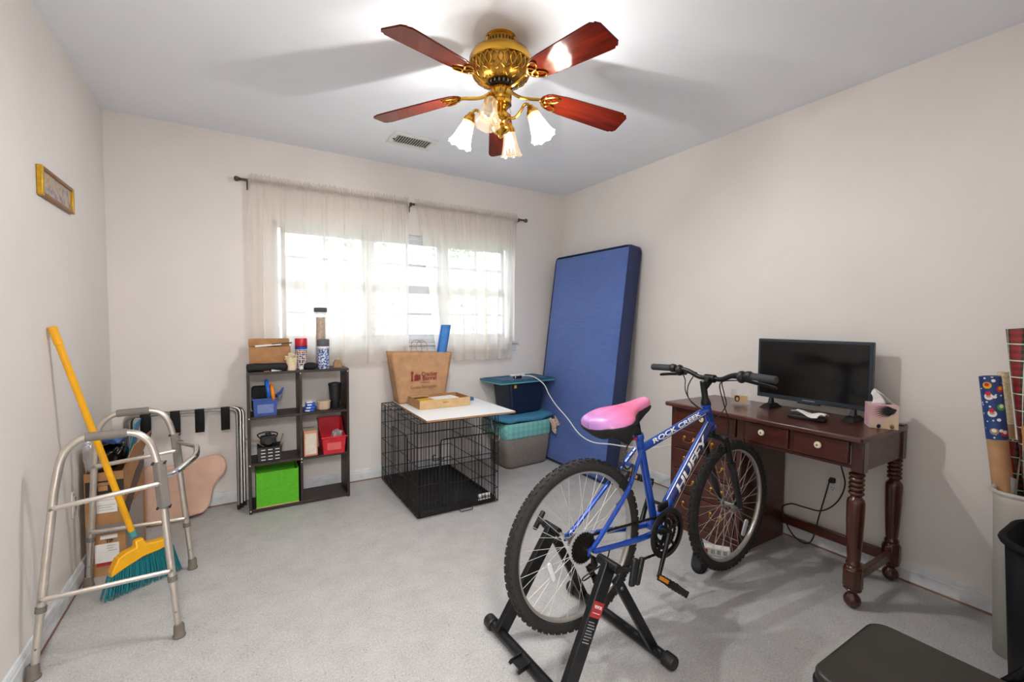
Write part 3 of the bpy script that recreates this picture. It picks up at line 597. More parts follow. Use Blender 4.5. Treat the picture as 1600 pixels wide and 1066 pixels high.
def luggage_rack():
    g = E('luggage_rack', (.37, -.085, 0)); T(g, 'folded chrome luggage rack with black straps leaning on the wall', 'luggage rack')
    for k, (dy, hw, zt, x1) in enumerate(((-.03, .285, .655, .264), (-.006, .30, .66, .282), (.022, .275, .65, .298))):
        pts = rounded([(-hw, dy-.02, .012), (-hw, dy+.008, zt-.01), (-hw+.001, dy+.01, zt), (x1, dy+.01, zt), (x1+.002, dy+.008, zt-.01), (x1+.003, dy-.02, .012)], .085, 8)
        pts = [Vector((-hw, dy-.02, .008)), Vector((-hw, dy+.006, zt-.09))]+rounded([(-hw, dy+.006, zt-.09), (-hw, dy+.01, zt), (x1, dy+.01, zt), (x1, dy+.006, zt-.09)], .085, 8)[1:]+[Vector((x1, dy-.02, .008))]
        t = B().tube(pts, .009, 10).build('rack_frame', 'chrome' if k else 'steel', g)
        for sx in (-hw, x1): B().cyl((sx, dy-.02, 0), (sx, dy-.019, .03), .0105, n=10).build('foot_cap', 'black_plastic', t)
    for x in (-.20, -.058, .065, .20):
        b = B(); zt = .655; y = -.02
        b.tube([(x, y-.0125, zt-.135), (x, y-.013, zt-.004), (x, y-.006, zt+.0125), (x, y+.006, zt+.0125), (x, y+.013, zt-.004), (x, y+.0125, zt-.12)], .002, 4, sx=1, sy=1)
        pts = [(y-.0135, zt-.13), (y-.0135, zt), (y-.007, zt+.0125), (y+.007, zt+.0125), (y+.0135, zt), (y+.0135, zt-.12)]
        bb = B()
        for i in range(len(pts)-1):
            (ya, za), (yb, zb) = pts[i], pts[i+1]; bb.add([(x-.024, ya, za), (x+.024, ya, za), (x+.024, yb, zb), (x-.024, yb, zb)], [(0, 1, 2, 3)])
        bb.build('strap', 'strap_black', g, solid=.003, clean=True)
luggage_rack()

def foam_wedge():
    out = [(-.12, 0), (.14, .0), (.19, .018), (.215, .05), (.225, .10), (.235, .15), (.26, .19), (.292, .225), (.305, .262), (.30, .305), (.28, .335), (.245, .352), (.205, .348), (.16, .335), (.09, .322), (0, .315), (-.12, .31)]
    pts = [(p.x, p.y) for p in smoothpath([(x, y, 0) for x, y in out], 4, closed=True)]
    M = basis((0, .04, 0), (1, 0, 0), (0, .22, .975), (0, -.975, .22))
    T(B().prism(pts, .06, M).build('foam_cushion', 'pink_foam', loc=(.265, -.16, .014), bevel=.016, seg=4), 'peach foam cushion with a rounded lobe, leaning by the baseboard', 'cushion')
foam_wedge()

# ------------------------------------------------------------------ cube shelf and what is on it
SX0, SX1, SY0, SY1, SZ = .69, 1.298, -.275, -.045, .90
def shelf():
    g = E('cube_shelf', (SX0, SY1, 0)); T(g, 'dark brown six cube shelf below the window', 'shelf')
    w, d, t = SX1-SX0, SY1-SY0, .016
    def p(n_, x0, x1, z0, z1, y0=-d, y1=0): return B().bb(x0, x1, y0, y1, z0, z1).build(n_, 'espresso', g, bevel=.0012)
    for x in (0, w-t): p('side_panel', x, x+t, 0, SZ-t)
    p('top_panel', 0, w, SZ-t, SZ)
    for z in (.012, .303, .600): p('shelf_board', t, w-t, z, z+t, -d+.002)
    for z0, z1 in ((.012+t, .303), (.303+t, .6), (.6+t, SZ-t)): p('divider', w/2-t/2, w/2+t/2, z0, z1, -d+.001)
    for x, z in ((t/2, .02), (t/2, .311), (t/2, .608), (w/2, .311), (w/2, SZ-.02), (w-t/2, SZ-.02), (w/2, .29)): B().cyl((x, -d-.0012, z), (x, -d+.002, z), .004, n=10).build('screw_cap', 'white_plastic', g)
shelf()
Z1, Z2, Z3, ZT = .0285, .3195, .6165, .9005
def openbox(o, w, d, h, m, t=.004, taper=0, names=('wall', 'bottom')):
    k = taper
    for a in ((-w/2, w/2, -d/2, -d/2+t), (-w/2, w/2, d/2-t, d/2), (-w/2, -w/2+t, -d/2+t, d/2-t), (w/2-t, w/2, -d/2+t, d/2-t)):
        x0, x1, y0, y1 = a; s = 1+k; B().frustum(x0, x1, y0, y1, 0, x0*s, x1*s, y0*s, y1*s, h).build(names[0], m, o, smooth=0)
    B().bb(-w/2, w/2, -d/2, d/2, 0, t).build(names[1], m, o, smooth=0)
def blob(name, c, r, m, seed, amp=.12, e=.75, n=32, rz=0):
    rr = random.Random(seed); ph = [rr.uniform(0, 6) for _ in range(6)]
    ss = lambda x, e_: math.copysign(abs(x)**e_, x)
    def fn(u, v):
        a = 2*PI*u; q = PI*(v-.5)*.995; k = 1+amp*(.6*math.sin(3*a+ph[0]+2*q)+.4*math.sin(5*a+ph[1]-4*q)+.3*math.sin(8*a+6*q+ph[2]))
        return (r[0]*k*ss(math.cos(q), e)*ss(math.cos(a), e), r[1]*k*ss(math.cos(q), e)*ss(math.sin(a), e), max(-r[2]*.96, r[2]*k*ss(math.sin(q), e)))
    return B().grid(fn, n, n//2+2, cu=True).build(name, m, loc=c, smooth=60, rz=rz)
def shelf_items():
    # top
    g = E('cardboard_carton', (.825, -.158, ZT)); T(g, 'brown open cardboard carton on top of the dark shelf', 'box'); openbox(g, .235, .12, .155, 'cardboard', names=('panel', 'bottom'))
    B().bb(-.12, .12, -.002, .002, 0, .05, TR(0, .056, .155) @ RX(-8)).build('flap', 'cardboard', g, smooth=0)
    o = B().box((0, 0, 0), (.15, .10, .006), RY(-4)).build('white_folder', 'white_paper', loc=(.815, -.165, 1.064)); T(o, 'white folded papers resting on the cardboard carton', 'papers')
    o = B().cyl((-.06, 0, 0), (.06, .01, .008), .004, n=10).build('black_pen', 'black_plastic', loc=(.895, -.185, 1.07)); T(o, 'black pen lying across the carton edge', 'pen')
    o = B().tube(smoothpath([(-.11, 0, .024), (-.06, .005, .028), (0, 0, .026), (.07, -.004, .027), (.12, 0, .02)], 6), [.014]+[.026]*22+[.02, .012], 14).build('black_umbrella', 'black_matte', loc=(.80, -.2475, ZT)); T(o, 'folded black umbrella lying along the shelf top', 'umbrella')
    for i, (x, y, m, sx, sy, z, rz, nm, lb) in enumerate(((.80, -.265, 'salmon', .035, .014, .004, 10, 'paper_scrap', 'small pinkish scrap at the front edge of the shelf top'), (.855, -.262, 'white_plastic', .06, .012, .012, 12, 'white_remote', 'small white remote lying on the shelf top'), (.84, -.2495, 'white_paper', .02, .008, .02, -5, 'white_tube', 'small white tube behind the white remote'))):
        o = B().box((0, 0, z/2), (sx, sy, z)).build(nm, m, loc=(x, y, ZT), rz=rz, bevel=.002); T(o, lb, 'clutter')
    g = E('tissue_cup', (.945, -.238, ZT)); T(g, 'cup of crumpled pastel printed tissues on the shelf top', 'cup')
    B().lathe([(.02, 0), (.028, .0), (.036, .085), (.034, .085), (.02, .01)], 20).build('cup', 'cloud_cup', g)
    b = B(); rr = random.Random(4)
    for k in range(9):
        a = rr.uniform(0, 6.28); R = RZ(math.degrees(a)) @ RX(rr.uniform(-35, 35)) @ RY(rr.uniform(-40, 40))
        b.grid(lambda u, v: (.045*(u-.5)+.004*math.sin(9*v), .006*math.sin(7*u+5*v), .03*v), 6, 5, TR(.012*math.cos(a)-.006, .01*math.sin(a), .065+rr.uniform(0, .02)) @ R)
    b.build('tissues', 'cloud_cup', g, solid=.001)
    g = E('dotted_canister', (1.014, -.14, ZT)); T(g, 'polka dot canister with a red lid on the shelf top', 'canister')
    B().lathe([(.002, 0), (.037, 0), (.037, .14), (.002, .14)], 28).build('body', 'dots', g); B().lathe([(.039, .132), (.039, .155), (.037, .155), (.037, .132)], 28, cap=False).build('band', 'bright_blue', g)
    B().lathe([(.002, .14), (.038, .14), (.039, .145), (.039, .20), (.036, .205), (.002, .205)], 28).build('lid', 'red_plastic', g)
    g = E('glass_jar', (1.14, -.138, ZT)); T(g, 'tall slim clear jar of grain with a dark grey lid', 'jar')
    B().lathe([(.002, 0), (.036, 0), (.036, .385), (.002, .385)], 28).build('glass', 'acrylic', g); B().lathe([(.002, .004), (.032, .004), (.028, .35), (.002, .35)], 24).build('contents', 'seed_beige', g)
    B().lathe([(.002, .385), (.040, .385), (.043, .39), (.043, .412), (.040, .416), (.002, .418)], 28).build('lid', 'grey_lid', g)
    g = E('patterned_tumbler', (1.142, -.222, ZT)); T(g, 'blue and white patterned tumbler with a grey lid', 'tumbler')
    B().lathe([(.002, 0), (.038, 0), (.039, .004), (.039, .145), (.002, .145)], 28).build('body', 'blue_scroll', g); B().lathe([(.0392, .138), (.0395, .14), (.0395, .152), (.002, .152)], 28).build('rim', 'white_plastic', g); B().lathe([(.002, .152), (.039, .152), (.040, .155), (.040, .195), (.036, .20), (.002, .20)], 28).build('lid', 'grey_plastic', g)
    T(blob('black_pouch', (1.058, -.232, ZT+.022), (.042, .028, .022), 'black_matte', 3), 'crumpled black pouch next to the patterned tumbler', 'pouch')
    T(blob('white_knick_knack', (1.003, -.25, ZT+.012), (.012, .012, .012), 'white_plastic', 6), 'small white trinket at the front of the shelf top', 'trinket')
    pts = [(-.028, 0), (.028, 0), (.027, .036), (.018, .046), (.016, .056), (-.016, .056), (-.018, .046), (-.027, .036)]
    T(B().prism(pts, .034, basis((0, .017, 0), (1, 0, 0), (0, 0, 1), (0, -1, 0))).build('wooden_block', 'wood_block', loc=(1.237, -.205, ZT), bevel=.004), 'small brown wooden stand at the end of the shelf top', 'trinket')
    # blue bin with rings
    g = E('blue_bin', (.79, -.185, Z3)); T(g, 'blue plastic bin in the top cube of the shelf', 'bin'); openbox(g, .125, .15, .11, 'blue_plastic', .003, .10); B().bb(-.045, .045, -.0805, -.078, .02, .075).build('label_panel', 'blue_label', g, smooth=0)
    b = B(); b.bb(-.07, .07, -.086, -.08, .105, .114); b.bb(-.07, .07, .08, .086, .105, .114); b.bb(-.075, -.067, -.086, .086, .105, .114); b.bb(.067, .075, -.086, .086, .105, .114); b.build('rim', 'blue_plastic', g, bevel=.002)
    o = B().prism(rrect(.12, .16, .02), .07, basis((0, .035, 0), (1, 0, 0), (0, 0, 1), (0, -1, 0))).build('black_case', 'black_matte', loc=(.775, -.15, Z3+.10), bevel=.008); T(o, 'black soft case standing in the blue bin', 'case')
    for m, x, z, r_, nm, lb in (('ring_blue', .805, .165, .055, 'blue_ring', 'blue toy ring standing in the blue bin'), ('ring_orange', .832, .14, .048, 'orange_ring', 'orange toy ring standing in the blue bin')):
        o = B().torus(r_, .0115, 36, 10, RX(0) @ RY(83)).build(nm, m, loc=(x, -.225, Z3+z)); T(o, lb, 'ring')
    o = B().tube([(0, 0, 0), (.02, -.01, .02), (.035, -.01, .05)], [.012, .010, .004], 8).build('toy_spatula', 'blue_plastic', loc=(.862, -.20, Z3+.12)); T(o, 'blue plastic toy spatula poking out beside the orange ring', 'toy')
    # packets, dish, black cup
    for k in range(3):
        lbk = ('shiny blue packet at the bottom of the stack of three', 'shiny blue packet in the middle of the stack of three', 'shiny blue packet directly under the white sachet')[k]
        o = B().box((0, 0, .009), (.062, .05, .018)).build('blue_packet', 'bright_blue', loc=(1.05+.004*k, -.232+.004*k, Z3+.0185*k), rz=-12+5*k, bevel=.004); T(o, lbk, 'packet', 'blue packets in the shelf')
        B().bb(-.022, .005, -.0262, -.0251, .004, .012).build('label_strip', 'white_paper', o, smooth=0)
    o = B().box((0, 0, .005), (.04, .03, .01)).build('white_packet', 'white_paper', loc=(1.048, -.228, Z3+.056), rz=8, bevel=.003); T(o, 'little white sachet on top of the blue packets', 'packet')
    g = E('round_tub', (1.143, -.195, Z3)); T(g, 'low round beige tub with a lid in the shelf', 'tub'); B().lathe([(.002, 0), (.038, 0), (.042, .004), (.045, .048), (.002, .048)], 28).build('body', 'tan_box', g); B().lathe([(.002, .048), (.047, .048), (.048, .052), (.047, .060), (.002, .062)], 28).build('lid', 'tan_box', g)
    g = E('black_tumbler', (1.225, -.165, Z3)); T(g, 'tall black travel tumbler in the shelf', 'tumbler'); B().lathe([(.002, 0), (.03, 0), (.032, .01), (.042, .155), (.002, .157)], 24).build('body', 'black_plastic', g); B().lathe([(.002, .157), (.045, .157), (.046, .163), (.044, .172), (.02, .178), (.002, .178)], 24).build('lid', 'black_plastic', g)
    # organiser with camera
    g = E('drawer_organiser', (.81, -.205, Z2)); T(g, 'small black box printed with white dashes in the shelf', 'organiser'); openbox(g, .135, .12, .095, 'black_plastic', .004, .03)
    for r_ in range(4):
        for c_ in range(3): B().bb(-.05+.04*c_, -.025+.04*c_, -.0632, -.0608, .014+.021*r_, .0185+.021*r_).build('dash', 'white_paper', g, smooth=0)
    g = E('photo_camera', (.805, -.19, Z2+.1)); T(g, 'black camera with a strap sitting in the black box', 'camera'); B().bb(-.045, .045, -.025, .025, 0, .055).build('body', 'black_plastic', g, bevel=.008); B().cyl((0, -.02, .025), (0, -.05, .027), .023, n=18).build('lens', 'black_gloss', g); B().bb(-.018, .018, -.015, .015, .055, .07).build('viewfinder', 'black_plastic', g, bevel=.004); B().tube(smoothpath([(-.045, 0, .04), (-.06, -.02, .07), (-.01, -.03, .085), (.05, -.02, .07), (.046, 0, .04)], 6), .004, 6).build('strap', 'strap_black', g)
    o = B().box((0, 0, .065), (.005, .03, .13), RY(14)).build('wooden_ruler', 'wood_block', loc=(.86, -.20, Z2+.03)); T(o, 'slim brown stick standing at the end of the black box', 'stick')
    o = B().tube([(0, 0, .0), (-.05, -.02, .045), (-.10, -.04, .072)], .0035, 6).build('tan_pencil', 'wood_block', loc=(.778, -.19, Z2+.085)); T(o, 'tan pencil jutting sideways out of the black box', 'pencil')
    # card box and red bin
    g = E('card_box', (1.052, -.195, Z2)); T(g, 'upright orange and cream card box in the shelf', 'box'); B().bb(-.042, .042, -.07, .07, 0, .165).build('carton', 'salmon', g, bevel=.002); B().bb(-.034, .034, -.0712, -.0702, .012, .152).build('front_print', 'beige_pane', g, smooth=0); B().bb(-.041, .041, -.069, .069, .1655, .168).build('top_flap', 'tan_box', g)
    g = E('red_bin', (1.195, -.185, Z2)); T(g, 'red plastic bin with a scooped front in the shelf', 'bin')
    w, d, t = .155, .20, .004
    B().frustum(-w/2+.01, w/2-.01, -d/2, -d/2+t, 0, -w/2, w/2, -d/2-.012, -d/2-.008, .12).build('front', 'red_plastic', g); B().frustum(-w/2+.01, w/2-.01, d/2-t, d/2, 0, -w/2, w/2, d/2, d/2+t, .215).build('back', 'red_plastic', g)
    for s in (-1, 1):
        b = B(); out = [(-d/2, 0, 0), (d/2, 0, 0), (d/2+.002, .215, 1), (d/2-.05, .21, 1), (0, .15, .8), (-d/2+.03, .122, .9), (-d/2-.012, .12, 1)]
        vs = [(s*(w/2-.01+.01*q), y, z) for y, z, q in out]; vs2 = [(x-s*t, y, z) for x, y, z in vs]; n = len(vs)
        b.add(vs+vs2, [tuple(range(n)), tuple(range(2*n-1, n-1, -1))]+[(i, (i+1) % n, n+(i+1) % n, n+i) for i in range(n)]); b.build('side', 'red_plastic', g, smooth=0)
    B().bb(-w/2+.01, w/2-.01, -d/2, d/2, 0, t).build('bottom', 'red_plastic', g); B().bb(-w/2-.006, w/2+.006, -d/2-.02, -d/2-.01, .112, .122).build('front_rim', 'red_plastic', g, bevel=.003); B().bb(-w/2-.004, w/2+.004, d/2, d/2+.012, .208, .218).build('back_rim', 'red_plastic', g, bevel=.003)
    B().bb(-.045, .045, -.0015, 0, .03, .08, TR(0, -d/2-.0035, 0) @ RX(5.5)).build('label_panel', 'red_label', g, smooth=0)
    T(blob('snack_bag', (1.225, -.215, Z2+.115), (.035, .03, .03), 'clear_plastic', 8, .2), 'crinkled clear bag of beige bits in the red bin', 'bag')
    # green fabric cube
    g = E('green_fabric_bin', (.852, -.165, Z1)); T(g, 'bright green fabric storage cube in the bottom of the shelf', 'bin')
    w, d, t, h = .245, .205, .005, .225
    B().bb(-w/2, w/2, -d/2, -d/2+t, 0, h).build('front_panel', 'green_fabric', g, bevel=.002); B().bb(-w/2, w/2, d/2-t, d/2, 0, h+.035).build('back_panel', 'green_fabric', g, bevel=.002)
    for s in (-1, 1): B().frustum(min(s*w/2, s*(w/2-t)), max(s*w/2, s*(w/2-t)), -d/2+t, d/2-t, 0, min(s*w/2, s*(w/2-t)), max(s*w/2, s*(w/2-t)), -d/2+t, d/2-t, h+.005).build('side_panel', 'green_fabric', g)
    B().bb(-w/2, w/2, -d/2, d/2, 0, .004).build('bottom', 'cardboard_light', g); B().bb(-w/2-.001, w/2+.001, -d/2-.002, -d/2, -.0005, .006).build('hem', 'cardboard_light', g)
shelf_items()

# ------------------------------------------------------------------ dog crate and its load
def crate():
    x0, x1, y0, y1, h = 1.575, 2.14, -.885, -.075, .598
    g = E('dog_crate', (x0, y0, 0)); T(g, 'black wire dog crate with a plastic tray', 'dog crate'); w, d = x1-x0, y1-y0
    r, R = .0021, .0031
    def panel(name, o, ux, L, door=None, nv=22, hz=(.10, .21, .33, .45, .54)):
        """wire panel in the plane through o along ux (horizontal) and z"""
        o, ux = Vector(o), Vector(ux); P = lambda a, z: tuple(o+ux*a+Vector((0, 0, z)))
        b = B(); b.tube(rounded([P(0, .012), P(L, .012), P(L, h), P(0, h), P(0, .012)], .004, 2), R, 6)
        for k in range(1, nv):
            a = L*k/nv
            if door and door[0] < a < door[1]:
                b.tube([P(a, .012), P(a, door[2])], r, 5); b.tube([P(a, door[3]), P(a, h)], r, 5)
            else: b.tube([P(a, .012), P(a, h)], r, 5)
        for z in hz:
            if door and door[2] < z < door[3]:
                b.tube([P(0, z), P(door[0], z)], R*.85, 5); b.tube([P(door[1], z), P(L, z)], R*.85, 5)
            else: b.tube([P(0, z), P(L, z)], R*.85, 5)
        if door: b.tube([P(door[0], door[2]), P(door[1], door[2]), P(door[1], door[3]), P(door[0], door[3])], R, 6, closed=True)
        p = STUFF(b.build(name, 'wire_black', g))
        if door:
            n = ux.cross(Vector((0, 0, 1)))*.008; Q = lambda a, z: tuple(Vector(P(a, z))+n)
            e = .006; a0, a1, za, zb = door[0]-e, door[1]+e, door[2]-e, door[3]+e; m = max(3, int((a1-a0)/(L/nv)))
            b = B(); b.tube(rounded([Q((a0+a1)/2, za), Q(a1, za), Q(a1, zb), Q(a0, zb), Q(a0, za), Q((a0+a1)/2, za)], .03, 4), R, 6)
            for k in range(1, m): a = a0+(a1-a0)*k/m; b.tube([Q(a, za), Q(a, zb)], r, 5)
            for z in (za+(zb-za)*.33, za+(zb-za)*.68): b.tube([Q(a0, z), Q(a1, z)], R*.85, 5)
            dr = STUFF(b.build('door', 'wire_black', p))
        return p
    panel('front_panel', (0, 0, 0), (1, 0, 0), w, (.15, w-.035, .06, .48), 24)
    panel('back_panel', (0, d, 0), (1, 0, 0), w, None, 22)
    panel('side_panel', (0, d, 0), (0, -1, 0), d, (.30, .62, .07, .48), 30)
    panel('side_panel', (w, 0, 0), (0, 1, 0), d, None, 30)
    b = B()
    for k in range(23): b.tube([(w*k/22, 0, h), (w*k/22, d, h)], r, 5)
    for k in range(6): b.tube([(0, d*k/5, h), (w, d*k/5, h)], R*.85, 5)
    STUFF(b.build('top_panel', 'wire_black', g))
    b = B(); t = .004; b.bb(.012, w-.012, .012, d-.012, .006, .012); b.bb(.012, w-.012, .012, .018, .006, .04); b.bb(.012, w-.012, d-.018, d-.012, .006, .04); b.bb(.012, .018, .012, d-.012, .006, .04); b.bb(w-.018, w-.012, .012, d-.012, .006, .04)
    tr = b.build('tray', 'tray_black', g, bevel=.002)
    lb = B().bb(-.045, .045, 0, .001, -.02, .02, TR(w-.10, .0098, .055) @ RX(-8)).build('label', 'white_paper', g, smooth=0); B().bb(-.016, .016, -.0008, 0, -.010, .010, TR(w-.10, .0098, .055) @ RX(-8)).build('print', 'ink_grey', lb, smooth=0)
    for x, z, sy in ((.125, .36, -.010), (.125, .14, -.010)):
        b = B(); b.tube(rounded([(x-.03, sy, z), (x+.04, sy, z), (x+.04, sy, z+.012)], .004, 3), .003, 6); b.tube(rounded([(x-.03, sy, z), (x-.032, sy-.006, z+.02), (x-.03, sy-.004, z+.04), (x-.012, sy-.004, z+.03)], .01, 4), .003, 6); STUFF(b.build('latch', 'wire_black', g))
    B().tube([tuple(p) for p in rounded([(w-.05, .01, h-.02), (w-.05, -.015, h-.10), (w-.02, -.015, h-.12), (w+.0, -.01, h-.05)], .03, 5)], .0025, 6).build('carry_loop', 'chrome', g)
    B().tube(rounded([(.27, -.002, .03), (.27, -.035, .008), (.36, -.035, .008), (.36, -.002, .03)], .008, 3), .0025, 6).build('tray_pull', 'wire_black', g)
    # white board laid on top
    z = h+.004
    pts = [(1.632, -.89), (2.265, -.905), (2.262, -.40), (2.24, -.10), (1.65, -.095)]
    bo = B().prism([(x-1.9, y+.5) for x, y in pts], .012).build('white_board', 'whiteboard', loc=(1.9, -.5, z)); T(bo, 'white melamine board lying on the dog crate', 'board')
    pp = [(x-1.9, y+.5) for x, y in pts]
    for i in range(len(pp)):
        a, c = Vector((*pp[i], .0)), Vector((*pp[(i+1) % len(pp)], 0)); dv = (c-a).normalized(); nv = Vector((dv.y, -dv.x, 0))
        B().bb(0, (c-a).length, 0, .0008, .0005, .0115, basis(a, dv, nv, (0, 0, 1))).build('raw_edge', 'cardboard', bo, smooth=0)
crate()
ZB = .598+.0165
def kraft_bag():
    g = E('paper_bag', (1.83, -.205, ZB), rz=-3); T(g, 'brown kraft paper shopping bag with printed logo on the white board', 'paper bag')
    hw0, hw1, hd0, hd1, h = .175, .236, .075, .075, .385
    rr = random.Random(2)
    def wall(p00, p10, p01, p11, ph, nrm):
        def fn(u, v):
            a = Vector(p00).lerp(Vector(p10), u); b = Vector(p01).lerp(Vector(p11), u); q = a.lerp(b, v)
            k = .0035*math.sin(7*u+3*v+ph)+.0025*math.sin(15*v-5*u+ph); e = min(u, 1-u, 1)*4; q += Vector(nrm)*k*min(1, e)*min(1, v*6); return tuple(q)
        return fn
    def tp(sx, sy): return (sx*hw1, sy*hd1, h-.012*(sx > 0))
    def bt(sx, sy): return (sx*hw0, sy*hd0, .0)
    f = B().grid(wall(bt(-1, -1), bt(1, -1), tp(-1, -1), tp(1, -1), 0, (0, -1, 0)), 18, 16).build('front_panel', 'kraft', g, solid=.0012)
    B().grid(wall(bt(1, 1), bt(-1, 1), tp(1, 1), tp(-1, 1), 2, (0, 1, 0)), 18, 16).build('back_panel', 'kraft', g, solid=.0012)
    for s in (-1, 1):
        b = B()
        def fs(u, v, s=s):
            x = s*(hw0+(hw1-hw0)*v); y = hd0*(2*u-1); fold = -s*(.045 if s < 0 else .006)*(1-abs(2*u-1))*v; return (x+fold, y, h*v-.012*v*(s > 0))
        b.grid(fs, 9, 10).build('side_gusset', 'kraft', g, solid=.0012)
    B().bb(-hw0, hw0, -hd0, hd0, 0, .002).build('bottom', 'kraft', g)
    for y in (-hd1+.006, hd1-.006):
        B().tube(smoothpath([(-.04, y, h-.07), (-.042, y, h), (-.035, y+.01, h+.06), (0, y+.012, h+.082), (.035, y+.01, h+.06), (.042, y, h), (.04, y, h-.07)], 6), .0028, 6).build('handle', 'kraft', g)
    M = lambda x, z: basis((x, -hd0-.0052, z), (1, 0, 0), (0, 0, 1), (0, -1, 0))
    text('Cracker', .044, M(.055, .215), 'ink_red', f, bold=.0006, width=.125); text('Barrel', .044, M(.055, .182), 'ink_red', f, bold=.0006, width=.105)
    B().bb(-.018, .058, -hd0-.0056, -hd0-.0050, .151, .154).build('small_print', 'ink_red', f, smooth=0); text('CrackerBarrel.com', .032, M(.01, .118), 'ink_brown', f, width=.20)
    b = B(); b.cyl((-.045, -hd0-.0052, .20), (-.045, -hd0-.006, .20), .016, n=14); b.bb(-.062, -.028, -hd0-.006, -hd0-.0052, .168, .186); b.bb(-.085, -.072, -hd0-.006, -hd0-.0052, .165, .225); b.cyl((-.078, -hd0-.0052, .228), (-.078, -hd0-.006, .228), .010, n=12); b.bb(-.028, -.016, -hd0-.006, -hd0-.0052, .175, .212)
    STUFF(b.build('emblem', 'ink_red', f, smooth=0))
    # blue foam roll
    M = TR(2.043, -.205, ZB+.002) @ RY(1.5)
    g = E('foam_roll', (1.945, -.205, ZB+.004)); T(g, 'rolled blue foam mat standing in the paper bag', 'mat')
    def sp(u, v): a = u*5*PI; r_ = .012+.026*u; return (r_*math.cos(a)+.108*v, r_*math.sin(a), .58*v)
    B().grid(sp, 70, 8).build('mat', 'foam_blue', g, solid=.009)
    g = E('tray_box', (1.90, -.412, ZB), rz=0); T(g, 'shallow open cardboard tray of papers on the white board', 'box')
    w, d, h, t = .385, .22, .062, .004
    def V(u, v, z): return (u+(-.0)*v, v, z)
    B().bb(-w/2, w/2, -d/2-.03, -d/2-.03+t, 0, h).build('front_wall', 'cardboard_light', g, bevel=.0015); B().bb(-w/2, w/2, d/2-t, d/2, 0, h).build('back_wall', 'cardboard', g, bevel=.0015)
    for s in (-1, 1): B().bb(min(s*w/2, s*(w/2-t)), max(s*w/2, s*(w/2-t)), -d/2-.026, d/2-t, 0, h).build('side_wall', 'cardboard', g, bevel=.0015)
    B().bb(-w/2+t, w/2-t, -d/2-.026, d/2-t, 0, t).build('bottom', 'cardboard', g); B().prism(rrect(.045, .009, .004), .0008, basis((0, -d/2-.030, h*.62), (1, 0, 0), (0, 0, 1), (0, -1, 0))).build('tab', 'cardboard', g)
    B().bb(-w/2+.01, -.05, d/2-.05, d/2-.004, h-.008, h-.004).build('inner_flap', 'cardboard_light', g)
    for k, (x, y, z, sx, sy, rz, m, lb, nm) in enumerate(((1.93, -.44, .05, .19, .12, 6, 'white_paper', 'white sheet of paper lying on the cardboard tray contents', 'paper_sheet'), (1.90, -.42, .034, .20, .13, -6, 'ink_grey', 'grey folder beneath the white sheet in the tray', 'folder'), (1.79, -.43, .044, .10, .10, 12, 'yellow_sticker', 'yellow green leaflet at the end of the cardboard tray', 'leaflet'), (1.905, -.45, .012, .24, .14, 0, 'black_plastic', 'dark booklet at the bottom of the cardboard tray', 'booklet'))):
        T(B().box((0, 0, 0), (sx, sy, .004 if k != 3 else .02)).build(nm, m, loc=(x, y, ZB+z+.003), rz=rz), lb, 'paper')
    T(B().box((0, 0, .012), (.085, .05, .024)).build('blue_booklet', 'bag_blue', loc=(2.165, -.36, ZB), rz=-10, bevel=.003), 'small blue booklet on the board behind the cardboard tray', 'booklet')
kraft_bag()

